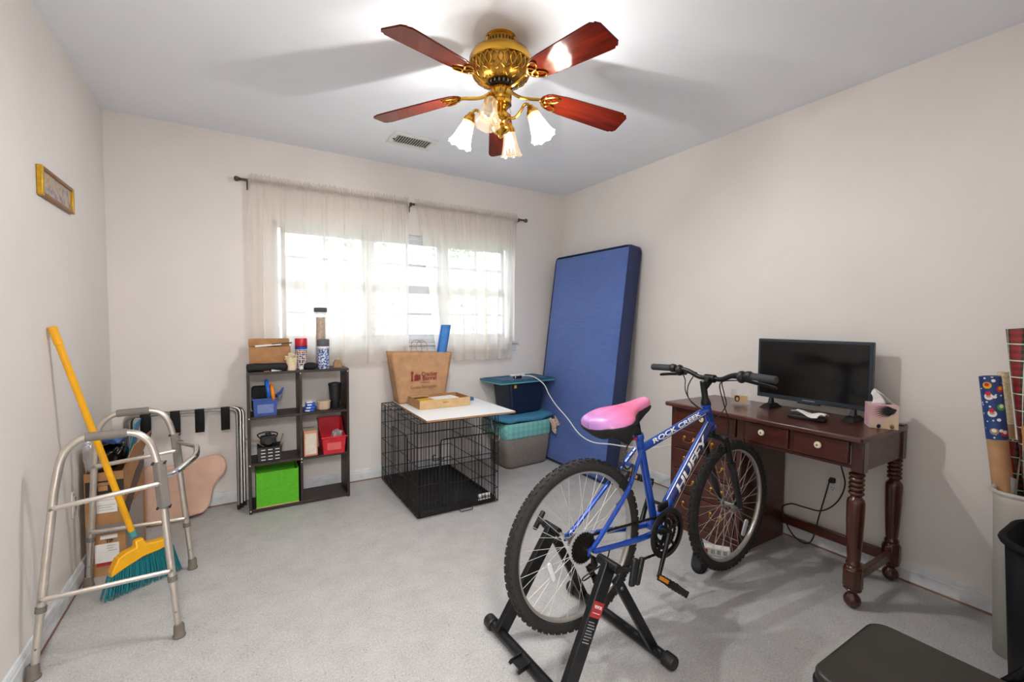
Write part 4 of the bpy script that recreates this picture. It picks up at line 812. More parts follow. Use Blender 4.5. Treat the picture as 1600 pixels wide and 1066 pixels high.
# ------------------------------------------------------------------ tubs, cushion, lid
def tubs():
    g = E('storage_basket', (2.73, -.23, 0), rz=4); T(g, 'grey fabric storage basket with a teal quilted liner', 'basket')
    def ring(w, d, r_, z, n=5): return [(x, y, z) for x, y in rrect(w, d, r_, n)]
    def shell(lv, name, m, sol=.006):
        b = B(); rs = [ring(*l) for l in lv]; n = len(rs[0]); vs = [p for r_ in rs for p in r_]
        fs = [(i*n+k, i*n+(k+1) % n, (i+1)*n+(k+1) % n, (i+1)*n+k) for i in range(len(rs)-1) for k in range(n)]; b.add(vs, fs); return b.build(name, m, g, solid=sol)
    shell([(.40, .24, .05, .003), (.43, .26, .05, .03), (.46, .28, .05, .15), (.475, .295, .05, .265)], 'body', 'basket_grey'); shell([(.472, .293, .05, .255), (.484, .302, .05, .265), (.49, .306, .05, .335), (.49, .306, .05, .385)], 'liner', 'teal_quilt')
    B().prism(rrect(.40, .24, .05), .006).build('bottom', 'basket_grey', g)
    B().tube(smoothpath([(-.235, -.04, .30), (-.25, -.05, .25), (-.252, 0, .225), (-.25, .04, .25), (-.235, .04, .30)], 5), .006, 8).build('handle', 'cloth_print', g)
    def cu(u, v):
        a = 2*PI*u; ss = lambda x, e: math.copysign(abs(x)**e, x); q = PI*(v-.5)*.998
        x, y, z = .305*ss(math.cos(q), .35)*ss(math.cos(a), .42), .185*ss(math.cos(q), .35)*ss(math.sin(a), .42), .026*ss(math.sin(q), .6)
        return (x, y, z+.006*math.sin(5*x*8)+.01*(x/.3)**2-.02*((y+.1)/.2)**2*(y < -.1))
    c = B().grid(cu, 56, 15, cu=True).build('blue_cushion', 'cushion_blue', loc=(2.715, -.215, .413), rz=4, smooth=60); T(c, 'flat blue cushion lying over the fabric basket', 'cushion')
    def cl(u, v): return (.10*(u-.5), -.012*math.sin(12*u+2*v)-.03*v, .05-.13*v*(1-.5*abs(u-.4)*1.6)+.01*math.sin(9*u))
    T(B().grid(cl, 20, 12).build('printed_cloth', 'cloth_print', loc=(2.955, -.405, .35), rz=14, solid=.003, smooth=60), 'crumpled floral cloth hanging out under the blue cushion', 'cloth')
    g = E('navy_bin', (2.745, -.185, .445), rz=4); T(g, 'navy plastic storage bin standing on the blue cushion', 'bin')
    b = B(); b.frustum(-.155, .155, -.115, .115, 0, -.185, .185, -.135, .135, .265); b.build('body', 'navy_plastic', g, bevel=.018, seg=3)
    B().bb(-.012, .014, -.1375, -.1365, .225, .25, TR(-.135, .0, 0)).build('sticker', 'yellow_sticker', g, smooth=0)
    g = E('bin_lid', (2.735, -.19, .712), rz=5); T(g, 'flat blue bin lid with teal edge on the navy bin', 'lid')
    B().prism(rrect(.60, .335, .03), .014).build('rim', 'lid_teal', g, bevel=.003); t = B().prism(rrect(.606, .341, .03), .010, TR(0, 0, .014)).build('top', 'lid_blue', g, bevel=.003)
    b = B(); b.prism(rrect(.545, .012, .004), .006, TR(0, -.135, .024)); b.prism(rrect(.545, .012, .004), .006, TR(0, .135, .024)); b.prism(rrect(.012, .27, .004), .006, TR(-.27, 0, .024)); b.prism(rrect(.012, .27, .004), .006, TR(.27, 0, .024)); b.build('raised_border', 'lid_blue', t)
    for k in range(8): B().prism(rrect(.018, .20, .006), .004, TR(-.23+.02*k+(.27 if k > 3 else 0), 0, .024)).build('rib', 'lid_blue', t)
    g = E('power_adapter', (2.71, -.215, .737), rz=4); T(g, 'small white and black power adapter on the blue lid', 'adapter')
    B().bb(-.075, .075, -.012, .012, .020, .036).build('bar', 'white_plastic', g, bevel=.004); B().bb(-.03, .035, -.02, .02, 0, .02).build('block', 'black_plastic', g, bevel=.004); B().tube([(-.03, -.014, .024), (-.04, -.03, .006)], .004, 6).build('clip', 'white_plastic', g)
    pts = [(2.745, -.24, .750), (2.80, -.33, .748), (2.865, -.39, .70), (2.885, -.42, .60), (2.90, -.50, .50), (2.90, -.60, .42), (2.895, -.72, .30), (2.90, -.83, .19), (2.93, -.98, .165), (3.0, -1.12, .18), (3.10, -1.30, .24), (3.20, -1.45, .31), (3.30, -1.62, .36)]
    pts = [(2.745, -.24, .760), (2.80, -.33, .757), (2.85, -.415, .70), (2.865, -.47, .62), (2.86, -.58, .545), (2.865, -.72, .465), (2.88, -.85, .365), (2.90, -.98, .33), (2.95, -1.12, .34), (3.02, -1.27, .345), (3.12, -1.42, .37), (3.22, -1.55, .43), (3.35, -1.64, .50)]
    T(B().tube(smoothpath(pts, 6), .0042, 6).build('extension_cord', 'white_plastic'), 'white power cord sagging from the blue lid past the mattress', 'cord')
tubs()

def mattress():
    th = .13; L = 1.845; y0, y1 = -1.03, -.085; wd = y1-y0
    lean = math.atan2(.232, 1.83)
    M = basis((2.985, (y0+y1)/2, .0), (0, -1, 0), (math.sin(lean), 0, math.cos(lean)), (-math.cos(lean), 0, math.sin(lean)))   # local x along -Y, y up the mattress, z out of its face
    g = E('mattress', (3.04, (y0+y1)/2, 0)); T(g, 'navy blue foam mattress leaning upright against the wall', 'mattress'); inv = TR(*[-c for c in g.location])
    def fn(u, v):
        a = 2*PI*u; ss = lambda x, e: math.copysign(abs(x)**e, x)
        return None
    def rr_(z):  # slightly waisted outline
        return 0
    b = B(); pts = rrect(wd, L, .035, 4); n = len(pts)
    lv = [(-th, .975), (-th+.02, 1), (-.02, 1), (-.006, .992), (0, .975)]
    vs = [(x*k if abs(x) < 9 else x, L/2+y*(1-(1-k)*.5), z) for z, k in lv for x, y in pts]
    fs = [(i*n+k, i*n+(k+1) % n, (i+1)*n+(k+1) % n, (i+1)*n+k) for i in range(len(lv)-1) for k in range(n)]+[tuple(range(n-1, -1, -1))]
    b.add(vs, fs, inv @ M); b.build('edge_band', 'navy_cover', g)
    def face(u, v):
        x = (u-.5)*wd*.965; y = L*(.012+.976*v); e = min(u, 1-u)*wd; f = min(v, 1-v)*L; k = min(1, e/.05)*min(1, f/.05)
        return (x, y, .003+k*(.010+.003*math.sin(11*v+1)+.0018*math.sin(38*v+5*u)+.002*math.sin(9*u)))
    b = B(); b.grid(face, 40, 80, inv @ M); b.build('face', 'mattress_blue', g, smooth=180)
    B().tube([inv @ M @ Vector(p) for p in [(x*.982, L/2+y*.99, .002) for x, y in pts]], .005, 6, closed=True).build('piping', 'navy_cover', g)
mattress()

# ------------------------------------------------------------------ desk and what is on it
DX0, DX1, DY0, DY1, DZ = 2.85, 3.34, -2.685, -1.675, .752
def desk():
    g = E('writing_desk', (DX0, DY0, 0)); T(g, 'dark mahogany writing desk with turned legs and a drawer pedestal', 'desk')
    w, L = DX1-DX0, DY1-DY0        # local x into the wall, local y along it
    fx = .042                       # front face of the carcass
    tp = B().prism(rrect(w, L, .012, 3), .024, TR(w/2, L/2, DZ-.024)).build('top', 'desk_wood', g, bevel=.006, seg=3)
    def fill(name, *a, m='desk_wood', bv=.002, p=g): return B().bb(*a).build(name, m, p, bevel=bv)
    ya, yb = .545, L-.02           # pedestal
    zb, zt = .604, DZ-.024
    fill('end_panel', fx+.03, w-.005, .012, .03, zb-.004, zt, m='desk_wood_side')
    fill('corner_post', fx, fx+.05, .008, .055, zb-.012, zt, m='desk_wood_leg', bv=.004); fill('corner_post', w-.048, w-.002, .004, .055, zb-.012, zt+.03, m='desk_wood_leg', bv=.004)
    fill('apron_rail', fx+.006, fx+.02, .055, ya, zb, zb+.014); fill('apron_back', w-.02, w-.008, .055, ya, zb, zt)
    fill('drawer_divider', fx+.002, fx+.02, .292, .308, zb, zt); fill('apron_stile', fx+.002, fx+.02, ya-.012, ya+.028, zb, zt)
    def drawer(y0, y1, z0, z1, knobs, kind):
        d = B().bb(fx-.006, fx+.016, y0, y1, z0, z1).build('drawer', 'desk_wood', g, bevel=.004)
        B().bb(fx-.0075, fx-.006, y0+.014, y1-.014, z0+.012, z1-.012).build('drawer_face', 'desk_wood', d, bevel=.0008)
        for ky in knobs:
            kz = (z0+z1)/2+(.012 if kind == 'knob' else 0)
            if kind == 'knob':
                k = B().lathe([(.005, 0), (.006, .006), (.013, .011), (.0155, .016), (.014, .021), (.008, .024), (.001, .0245)], 20, basis((fx-.0075, ky, kz), (0, 1, 0), (0, 0, 1), (-1, 0, 0))).build('knob', 'cream_knob', d)
                B().cyl((fx-.0325, ky, kz), (fx-.031, ky, kz), .004, n=10).build('screw', 'dark_hole', k)
            else:
                k = B().tube(smoothpath([(fx-.010, ky-.032, kz+.006), (fx-.02, ky-.028, kz-.008), (fx-.022, ky, kz-.016), (fx-.02, ky+.028, kz-.008), (fx-.010, ky+.032, kz+.006)], 5), .003, 7).build('pull', 'brass_dull', d)
                for e in (-.032, .032): B().lathe([(.001, 0), (.011, .0), (.009, .003), (.004, .006), (.001, .006)], 12, basis((fx-.0075, ky+e, kz+.006), (0, 1, 0), (0, 0, 1), (-1, 0, 0))).build('pull_rose', 'brass_dull', k)
        return d
    drawer(.062, .288, zb+.018, zt-.008, (.175,), 'knob'); drawer(.312, ya-.016, zb+.018, zt-.008, (.43,), 'knob')
    # pedestal carcass
    fill('pedestal_side', fx+.01, w-.01, ya, ya+.016, .0, zt, m='desk_wood_side'); fill('pedestal_side', fx+.01, w-.01, yb-.016, yb, 0, zt, m='desk_wood_side'); fill('pedestal_back', w-.02, w-.01, ya+.016, yb-.016, .02, zt, m='desk_wood_side')
    fill('pedestal_stile', fx+.001, fx+.02, yb-.028, yb, 0, zt, bv=.003); fill('pedestal_stile', fx+.001, fx+.02, ya, ya+.028, 0, zb-.001, bv=.003)
    pz = (.09, .235, .37, .495, zb+.012)
    for i in range(4):
        fill('rail', fx+.003, fx+.02, ya+.028, yb-.028, pz[i]-.014, pz[i])
        drawer(ya+.032, yb-.032, pz[i]+.003, pz[i+1]-.017 if i < 3 else zb-.008, ((ya+yb)/2-.09, (ya+yb)/2+.09) if i < 3 else ((ya+yb)/2-.09, (ya+yb)/2+.09), 'pull')
    drawer(ya+.032, yb-.032, zb+.018, zt-.008, ((ya+yb)/2,), 'knob'); fill('rail', fx+.003, fx+.02, ya+.028, yb-.028, zb-.007, zb+.017)
    fill('base_moulding', fx-.008, fx+.02, ya-.006, yb+.006, .0, .05, bv=.004); fill('base_bead', fx-.004, fx+.018, ya-.003, yb+.003, .052, .076, bv=.004)
    # turned legs
    prof = [(.030, .585), (.030, .578), (.024, .572)]
    z = .572
    for k in range(4): prof += [(.022, z), (.029, z-.006), (.030, z-.010), (.028, z-.016), (.022, z-.020)]; z -= .020
    prof += [(.020, .488), (.024, .482), (.031, .474), (.034, .462), (.034, .44), (.033, .38), (.029, .28), (.025, .215), (.023, .205), (.028, .198), (.030, .190), (.026, .184), (.034, .176), (.034, .168)]
    ft = [(.030, .088), (.034, .082), (.030, .076), (.018, .070), (.016, .062), (.022, .056), (.030, .045), (.033, .033), (.030, .018), (.020, .006), (.012, 0)]
    for x in (.058, w-.032):
        y = .036
        lg = B().lathe([(r_*.98, z_) for r_, z_ in prof], 24, TR(x, y, 0)).build('leg', 'desk_wood_leg', g, smooth=50)
        o8 = [(.037*math.cos(PI/8+PI/4*k), .037*math.sin(PI/8+PI/4*k)) for k in range(8)]
        B().prism(o8, .082, TR(x, y, .088)).build('leg_block', 'desk_wood_leg', lg, bevel=.003); B().lathe(ft, 20, TR(x, y, 0)).build('bun_foot', 'desk_wood_leg', lg, smooth=60)
    fill('stretcher', .085, w-.06, .024, .048, .105, .145, m='desk_wood_side', bv=.004); fill('stretcher', w-.045, w-.02, .060, ya, .085, .135, bv=.004)
desk()
def desk_items():
    g = E('television', (3.225, -2.303, DZ)); T(g, 'small flat television with a black screen on the desk', 'television')
    hw, z0, z1 = .275, .055, .388
    B().bb(-.006, .022, -hw, hw, z0, z1).build('bezel', 'tv_bezel', g, bevel=.004); B().bb(-.0075, -.006, -hw+.014, hw-.014, z0+.024, z1-.014).build('screen', 'screen', g, smooth=0); B().bb(.02, .055, -hw*.7, hw*.7, z0+.02, z1-.10).build('rear_housing', 'black_plastic', g, bevel=.01)
    B().bb(-.011, .006, -.055, .055, z0-.008, z0+.003).build('sensor_bar', 'black_plastic', g, bevel=.003)
    B().bb(-.0068, -.006, -.03, .03, z0+.009, z0+.013).build('maker_mark', 'ink_grey', g, smooth=0)
    for s in (-1, 1):
        b = B(); y = s*(hw-.075)
        b.frustum(-.01, .02, y-.012, y+.012, .022, 0, .018, y-.008, y+.008, .066); b.frustum(-.065, .075, y-.03, y+.03, 0, -.03, .04, y-.016, y+.016, .024); b.build('foot', 'black_plastic', g, bevel=.003)
    g = E('remote_control', (3.055, -2.375, DZ), rz=96); T(g, 'flat black remote control lying on the desk', 'remote'); B().bb(-.08, .08, -.026, .026, 0, .018).build('case', 'black_plastic', g, bevel=.005)
    for i in range(6):
        for j in range(3): B().bb(-.065+.02*i, -.056+.02*i, -.018+.014*j, -.010+.014*j, .018, .0195).build('button', 'grey_plastic', g, smooth=0)
    def nap(u, v): return (.13*(u-.5)+.004*math.sin(9*v), .085*(v-.5)+.004*math.sin(8*u), .008+.006*math.sin(6*u+3*v)+.005*math.sin(11*v-4*u)+.004*(u > .7))
    T(B().grid(nap, 16, 12).build('paper_napkin', 'white_paper', loc=(3.065, -2.385, DZ+.019), rz=80, solid=.002), 'crumpled white paper napkin on the black remote', 'napkin')
    g = E('tissue_box', (3.185, -2.63, DZ), rz=-60); T(g, 'pastel pink printed tissue box with palm leaf pattern', 'tissue box')
    a = .053; h = .108; B().bb(-a, a, -a, a, 0, h).build('carton', 'tissue_print', g, bevel=.002)
    def leaf(x, z, ang, ln, m, n=9):
        for k in range(n):
            t = k/(n-1); q = math.radians(ang+(-38+76*t)); l_ = ln*(.55+.45*math.sin(PI*t))
            B().prism([(0, -.0016), (l_*.5, -.0032), (l_, 0), (l_*.5, .0032), (0, .0016)], .0006, TR(x, -a-.0006, z) @ basis((0, 0, 0), (1, 0, 0), (0, 0, 1), (0, -1, 0)) @ RZ(math.degrees(q))).build('leaf_print', m, g, smooth=0)
    leaf(.040, .088, 190, .085, 'ink', 11); leaf(.042, .092, 205, .055, 'grey_plastic', 7); leaf(-.02, .003, 80, .022, 'navy_plastic', 7); leaf(.03, .003, 95, .024, 'wood_block', 8)
    B().prism([(.035*math.cos(2*PI*k/24), .014*math.sin(2*PI*k/24)) for k in range(24)], .0008, TR(0, 0, h)).build('opening', 'ink', g)
    def ts(u, v): r_ = .028*(1-v)+.012; a_ = u*PI*1.6; return (r_*math.cos(a_)-.03*v*v, r_*math.sin(a_)*.5+.008*math.sin(8*u), .055*v*(1+.2*math.sin(7*u)))
    B().grid(ts, 22, 9, TR(0, 0, h)).build('tissue', 'white_paper', g, solid=.001)
    g = E('picture_stand', (3.16, -1.965, DZ), rz=-62); T(g, 'small clear acrylic picture stand with a photo on the desk', 'picture stand')
    B().bb(-.05, .05, -.004, .004, .004, .085).build('acrylic_panel', 'acrylic', g, smooth=0); B().bb(-.052, .052, -.018, .018, 0, .004).build('base', 'acrylic', g, smooth=0)
    ph = B().bb(-.036, .036, -.0052, -.0042, .012, .052).build('photo', 'cardboard_light', g, smooth=0); B().prism(rrect(.026, .038, .012), .0006, basis((-.018, -.0053, .032), (1, 0, 0), (0, 0, 1), (0, -1, 0))).build('photo_hair', 'hair_dark', ph); B().prism(rrect(.013, .022, .006), .0006, basis((-.017, -.006, .03), (1, 0, 0), (0, 0, 1), (0, -1, 0))).build('photo_face', 'skin_warm', ph)
    # tv power cable
    pts = [(3.29, -2.43, .585), (3.30, -2.43, .50), (3.305, -2.45, .40), (3.30, -2.42, .30), (3.28, -2.36, .235), (3.275, -2.28, .225), (3.285, -2.20, .215), (3.27, -2.16, .17), (3.25, -2.22, .075), (3.235, -2.29, .045), (3.25, -2.33, .07), (3.285, -2.345, .20), (3.31, -2.362, .32), (3.318, -2.372, .385)]
    g = E('power_cable', (3.30, -2.36, .3)); o = Vector(g.location); T(g, 'black power cable looping from the outlet under the desk', 'cable')
    B().tube([p-o for p in smoothpath(pts, 6)], .0036, 7).build('flex', 'cable_black', g); B().bb(-.016, .0, -.013, .013, -.012, .014, TR(W-.0095-.3-3.0, -2.377+2.36, .392-.3)).bb(-.034, -.014, -.010, .010, -.009, .010, TR(W-.0095-3.3, -2.377+2.36, .392-.3)).build('plug', 'black_plastic', g, bevel=.003)
desk_items()

# ------------------------------------------------------------------ right corner: bins, gift wrap, folding chair
def right_corner():
    g = E('white_bin', (3.17, -3.14, 0)); T(g, 'translucent white tall bin holding gift wrap rolls', 'bin')
    def shell(lv, name, m, p, sol): 
        b = B(); rs = [[(x, y, z) for x, y in rrect(w_, d_, r_, 5)] for w_, d_, r_, z in lv]; n = len(rs[0]); b.add([q for r_ in rs for q in r_], [(i*n+k, i*n+(k+1) % n, (i+1)*n+(k+1) % n, (i+1)*n+k) for i in range(len(rs)-1) for k in range(n)]); return b.build(name, m, p, solid=sol)
    shell([(.27, .20, .05, .002), (.31, .235, .06, .58), (.315, .24, .06, .612)], 'body', 'bin_white', g, .004); B().prism(rrect(.27, .20, .05), .004, TR(0, 0, .001)).build('bottom', 'bin_white', g)
    B().tube([(x, y, .615) for x, y in rrect(.322, .247, .06, 6)], .007, 8, closed=True).build('rim', 'bin_white', g)
    def roll(name, a, b_, r_, m, lb, band=None):
        o = E(name, a); A, Bv = Vector(a), Vector(b_); T(o, lb, 'gift wrap', 'gift wrap rolls in the white bin'); d = Bv-A
        M = along((0, 0, 0), d); Ln = d.length; k = 0
        if band: B().lathe([(r_*.9, 0), (r_, .001), (r_, Ln*band), (r_*.9, Ln*band+.001)], 20, M).build('core', 'kraft', o); k = Ln*band
        B().lathe([(r_*.75, k+.002), (r_*1.03, k+.001), (r_*1.03, Ln), (r_*.75, Ln), (r_*.74, Ln-.05)], 20, M, cap=False).build('paper', m, o, smooth=50)
        return o, M, Ln, r_*1.03
    o, M, Ln, R_ = roll('gift_wrap_roll', (3.16, -3.10, .01), (3.125, -2.985, 1.03), .030, 'wrap_navy', 'navy gift wrap roll printed with snowmen and snowflakes', .765)
    # printed motifs: round faces and stars, laid flat on the paper towards the room
    q = M.inverted() @ (Vector(CAM)-Vector((3.14, -3.03, .85))); ang0 = math.degrees(math.atan2((M.inverted().to_3x3() @ (Vector(CAM)-Vector((3.14, -3.03, .85)))).y, (M.inverted().to_3x3() @ (Vector(CAM)-Vector((3.14, -3.03, .85)))).x))
    def disc(zf, da, r_, m, e):
        b = B(); z = Ln*zf
        def fn(u, v): a = 2*PI*u; x, y = r_*v*math.cos(a), r_*v*math.sin(a); t = math.radians(ang0+da)+x/R_; return ((R_+e)*math.cos(t), (R_+e)*math.sin(t), z+y)
        b.grid(fn, 14, 4, M, cu=True); return b.build('motif', m, o)
    for zf, da, m1, m2 in ((.78, -10, 'white_paper', 'skin_warm'), (.885, -18, 'white_paper', 'skin_warm'), (.955, -20, 'yellow', 'red_plastic'), (.82, 42, 'green_fabric', 'white_paper'), (.93, 48, 'red_plastic', 'yellow'), (.67, -10, 'wood_block', 'white_paper'), (.66, 45, 'red_plastic', 'white_paper')):
        zf = .785+(zf-.65)*.60; disc(zf, da, .013, m1, .0005); disc(zf+.003, da, .007, m2, .001)
        if m1 == 'white_paper': disc(zf+.012, da, .008, 'red_plastic', .0013)
    for zf, da in ((.84, 20), (.925, 12), (.80, 25), (.985, 15)): disc(zf, da, .006, 'white_paper', .0006)
    roll('gift_wrap_roll', (3.19, -3.18, .01), (3.175, -3.045, 1.215), .034, 'plaid', 'tall red and green plaid gift wrap roll')
    roll('gift_wrap_roll', (3.222, -3.10, .01), (3.222, -3.04, .78), .026, 'plaid', 'short plaid gift wrap roll between the navy and kraft rolls')
    roll('gift_wrap_roll', (3.288, -3.10, .01), (3.25, -2.995, 1.04), .016, 'cloud_cup', 'thin red and white gift wrap roll with a bare core end', .80)
    roll('gift_wrap_roll', (3.10, -3.20, .01), (3.10, -3.105, .86), .028, 'orange_kraft', 'plain orange brown gift wrap roll')
    T(B().grid(lambda u, v: (.002*math.sin(7*v), .05*(u-.5), .12*v+.02*u), 6, 8).build('foil_sheet', 'ink_grey', loc=(3.12, -3.045, .53), rz=20, solid=.001), 'silvery foil sheet sticking up at the edge of the white bin', 'foil')
    # black bin with a curved rim
    mat('bin_black', '#0c0d0f', .7, spec=.2); g = E('black_bin', (2.80, -3.33, 0)); T(g, 'black plastic wastebasket with a rolled rim', 'wastebasket')
    shell([(.33, .36, .10, .002), (.37, .42, .12, .555)], 'body', 'bin_black', g, .005); B().prism(rrect(.33, .36, .10), .004, TR(0, 0, .001)).build('bottom', 'bin_black', g); B().tube([(x, y, .558) for x, y in rrect(.382, .432, .125, 7)], .011, 8, closed=True).build('rim', 'bin_black', g)
    o = B().box((0, 0, .0), (.012, .17, .24), RX(4)).build('white_card', 'white_paper', loc=(2.77, -3.235, .505), rz=58); T(o, 'white card with black script standing in the black wastebasket', 'card'); 
    for k in range(3): B().tube(smoothpath([(-.0075, -.06+.02*k, .045-.02*k), (-.0075, -.03+.02*k, .06-.02*k), (-.0075, -.01+.02*k, .03-.012*k), (-.0075, .02+.012*k, .055-.02*k), (-.0075, .05, .03-.01*k)], 5), .0022, 5).build('script_print', 'ink', o)
    def shp(u, v): return (.004*math.sin(6*v), .14*(u-.5), .28*v)
    # folding chair
    cx0, cx1, cy0, cy1, cz = 1.765, 2.115, -3.385, -2.995, .43
    g = E('folding_chair', ((cx0+cx1)/2, (cy0+cy1)/2, 0)); T(g, 'black folding chair with a dark padded vinyl seat', 'chair'); w, d = cx1-cx0, cy1-cy0
    st = B().prism(rrect(w, d, .045, 6), .03, TR(0, 0, cz-.03)).build('seat', 'seat_vinyl', g, bevel=.010, seg=4)
    B().prism(rrect(w+.008, d+.008, .048, 6), .018, TR(0, 0, cz-.042)).build('seat_pan', 'black_gloss', g, bevel=.004)
    for s in (-1, 1):
        x = s*(w/2+.018)
        B().tube(rounded([(x, d/2+.03, .012), (x, -.05, cz-.02), (x, -d/2-.09, .80)], .04, 5), .0115, 10).build('front_leg', 'black_gloss', g)
        B().tube([(x*.94, -d/2-.10, .012), (x*.94, -.06, cz-.035), (x*.94, .03, cz-.045)], .010, 10).build('rear_leg', 'black_gloss', g)
    B().tube([(-w/2-.018, -d/2-.09, .80), (-w/2+.0, -d/2-.095, .83), (w/2, -d/2-.095, .83), (w/2+.018, -d/2-.09, .80)], .0115, 10).build('top_rail', 'black_gloss', g)
    B().prism(rrect(w+.01, .20, .03), .02, basis((0, -d/2-.075, .71), (1, 0, 0), (0, -.12, .99), (0, .99, .12))).build('back_pad', 'seat_vinyl', g, bevel=.006)
    B().cyl((-w/2-.018, d/2+.0, .09), (w/2+.018, d/2+.0, .09), .008, n=8).build('cross_bar', 'black_gloss', g)
right_corner()

# ------------------------------------------------------------------ bicycle on its trainer
BIKE_LOC, BIKE_RZ = (1.727, -2.219, 0), 1.876
RH, FH, BBK = Vector((0, 0, .394)), Vector((1.004, 0, .3235)), Vector((.44, 0, .35))
def wheel(bike, name, hub, flange, cassette):
    M = basis(hub, (1, 0, 0), (0, 0, 1), (0, -1, 0))
    R = .324
    rim = B().lathe([(.282, -.011), (.286, -.0125), (.2735, -.012), (.268, -.006), (.268, .006), (.2735, .012), (.286, .0125), (.282, .011)], 72, M, cap=False).build(name, 'alloy_rim', bike, smooth=50)
    B().torus(.2965, .0228, 84, 12, M).build('tire', 'tire_rubber', rim)
    b = B(); N = 62
    for k in range(N):
        a = 360*k/N
        for (row, off) in ((-1, 0), (1, .5), (-2.3, .5), (2.3, 0)):
            th = row*.36; rr_ = .2965+.0235*math.cos(th); zz = .0235*math.sin(th)
            b.box((0, 0, 0), (.0065, .014 if abs(row) < 2 else .011, .0085 if abs(row) < 2 else .007), M @ RZ(a+off*360/N) @ TR(rr_, 0, zz) @ RY(-math.degrees(th)))
    STUFF(b.build('tread_knobs', 'tire_rubber', rim, smooth=0))
    b = B(); n = 36
    for k in range(n):
        s = 1 if k % 2 else -1; a = 2*PI*k/n; o = a+(.55 if (k//2) % 2 else -.55); fl = flange*s
        b.tube([(.021*math.cos(o), .021*math.sin(o), fl), (.269*math.cos(a), .269*math.sin(a), .002*s)], .0011, 4, M=M)
    STUFF(b.build('spokes', 'spoke_steel', rim))
    B().lathe([(.004, -.062), (.007, -.062), (.007, -.045), (.024, -flange-.003), (.024, -flange+.002), (.013, -flange+.008), (.013, flange-.008), (.024, flange-.002), (.024, flange+.003), (.007, .045), (.007, .062), (.004, .062)], 20, M).build('hub', 'steel', rim)
    return rim, M
def bike():
    g = E('bicycle', BIKE_LOC, BIKE_RZ); T(g, 'blue mountain bike with a pink saddle mounted on a trainer', 'bicycle')
    V = Vector
    ST_T, HT_T, HT_B = V((.325, 0, .765)), V((.783, 0, .852)), V((.832, 0, .728))
    B().cyl(BBK, ST_T, .0165, n=18).build('seat_tube', 'bike_blue', g); B().lathe([(.0175, 0), (.020, .004), (.020, .024), (.0175, .028)], 18, along(ST_T-V((-.006, 0, .02)), ST_T+V((-.006, 0, .02)))).build('seat_clamp', 'bike_blue', g)
    tt0, tt1 = V((.343, 0, .705)), V((.787, 0, .818)); t = B().tube([tt0, tt0.lerp(tt1, .5), tt1], [.0165, .017, .0185], 20).build('top_tube', 'bike_blue', g)
    d0, d1 = V((.45, 0, .362)), V((.820, 0, .758)); d = B().tube([d0, d0.lerp(d1, .3), d0.lerp(d1, .8), d1], [.022, .0235, .0235, .021], 22).build('down_tube', 'bike_blue', g)
    B().tube([HT_B, HT_B.lerp(HT_T, .08), HT_B.lerp(HT_T, .1), HT_B.lerp(HT_T, .9), HT_B.lerp(HT_T, .92), HT_T], [.023, .023, .0195, .0195, .023, .023], 20).build('head_tube', 'bike_blue', g)
    B().cyl(BBK+V((0, -.036, 0)), BBK+V((0, .036, 0)), .022, n=20).build('bottom_bracket', 'bike_blue', g)
    for s in (-1, 1):
        y = s*.066
        B().tube(smoothpath([(.325, s*.018, .705), (.27, s*.034, .640), (.20, s*.052, .565), (.06, s*.062, .44), (.012, y, .405)], 5), [.009]*19+[.008, .007], 10).build('seat_stay', 'bike_blue', g)
        B().tube(smoothpath([(.415, s*.032, .352), (.34, s*.042, .354), (.24, s*.056, .366), (.08, s*.064, .384), (.012, y, .392)], 5), [.012]*12+[.010]*8+[.008], 10).build('chain_stay', 'bike_blue', g)
        B().prism([(-.014, -.012), (.014, -.016), (.03, .0), (.016, .018), (-.008, .014)], .006, basis((.002, y+.003, .394), (1, 0, 0), (0, 0, 1), (0, -1, 0))).build('dropout', 'bike_blue', g)
        ba = B().tube([(.222, s*.050, .588), (.238, s*.040, .60), (.262, s*.034, .655)], [.009, .008, .006], 8).build('brake_arm', 'black_metal', g); B().bb(-.03, .03, -.006, .006, -.006, .006, TR(.215, s*.026, .600) @ RY(-45)).build('brake_pad', 'black_matte', ba, bevel=.002)
    B().tube(smoothpath([(.265, -.032, .640), (.268, -.02, .652), (.268, .02, .652), (.265, .032, .640)], 4), .008, 8).build('stay_bridge', 'bike_blue', g)
    # decals
    def tubetext(s_, size, p0, p1, f, wd, r_, roll, m, p, shear, bold):
        a = (p1-p0).normalized(); up = V((0, -1, 0)).cross(a); 
        if up.z < 0: up = -up
        n = V((0, -1, 0)); n2 = n*math.cos(roll)+up*math.sin(roll); u2 = up*math.cos(roll)-n*math.sin(roll)
        text(s_, size, basis(p0.lerp(p1, f), a, u2, n2), m, p, shear=shear, bold=bold, width=wd, wrap=r_)
    tubetext('HUFFY', .046, d0, d1, .555, .30, .0246, .25, 'decal_white', d, .25, .0014)
    tubetext('ROCK CREEK', .026, tt0, tt1, .485, .34, .0186, .62, 'decal_white', t, .2, .0008)
    def stripe(p0, p1, f0, f1, r_, ang, wdt, m, p):
        a = (p1-p0).normalized(); up = V((0, -1, 0)).cross(a); up = up if up.z > 0 else -up; n = V((0, -1, 0)); L = (p1-p0).length
        def fn(u, v): q = ang+wdt*(v-.5); return tuple(p0+a*L*(f0+(f1-f0)*u)+(n*math.cos(q)+up*math.sin(q))*r_)
        B().grid(fn, 3, 5).build('decal_stripe', m, p)
    stripe(tt0, tt1, .25, .93, .0188, -.05, .22, 'decal_white', t); stripe(d0, d1, .22, .97, .02445, .25, 1.9, 'bike_navy', d); stripe(d0, d1, .2, .98, .0243, 1.35, .16, 'decal_white', d); stripe(d0, d1, .2, .98, .0243, -.85, .12, 'decal_white', d)
    # fork
    ax = (HT_B-HT_T).normalized(); cr = HT_B+ax*.045; cr.y = 0
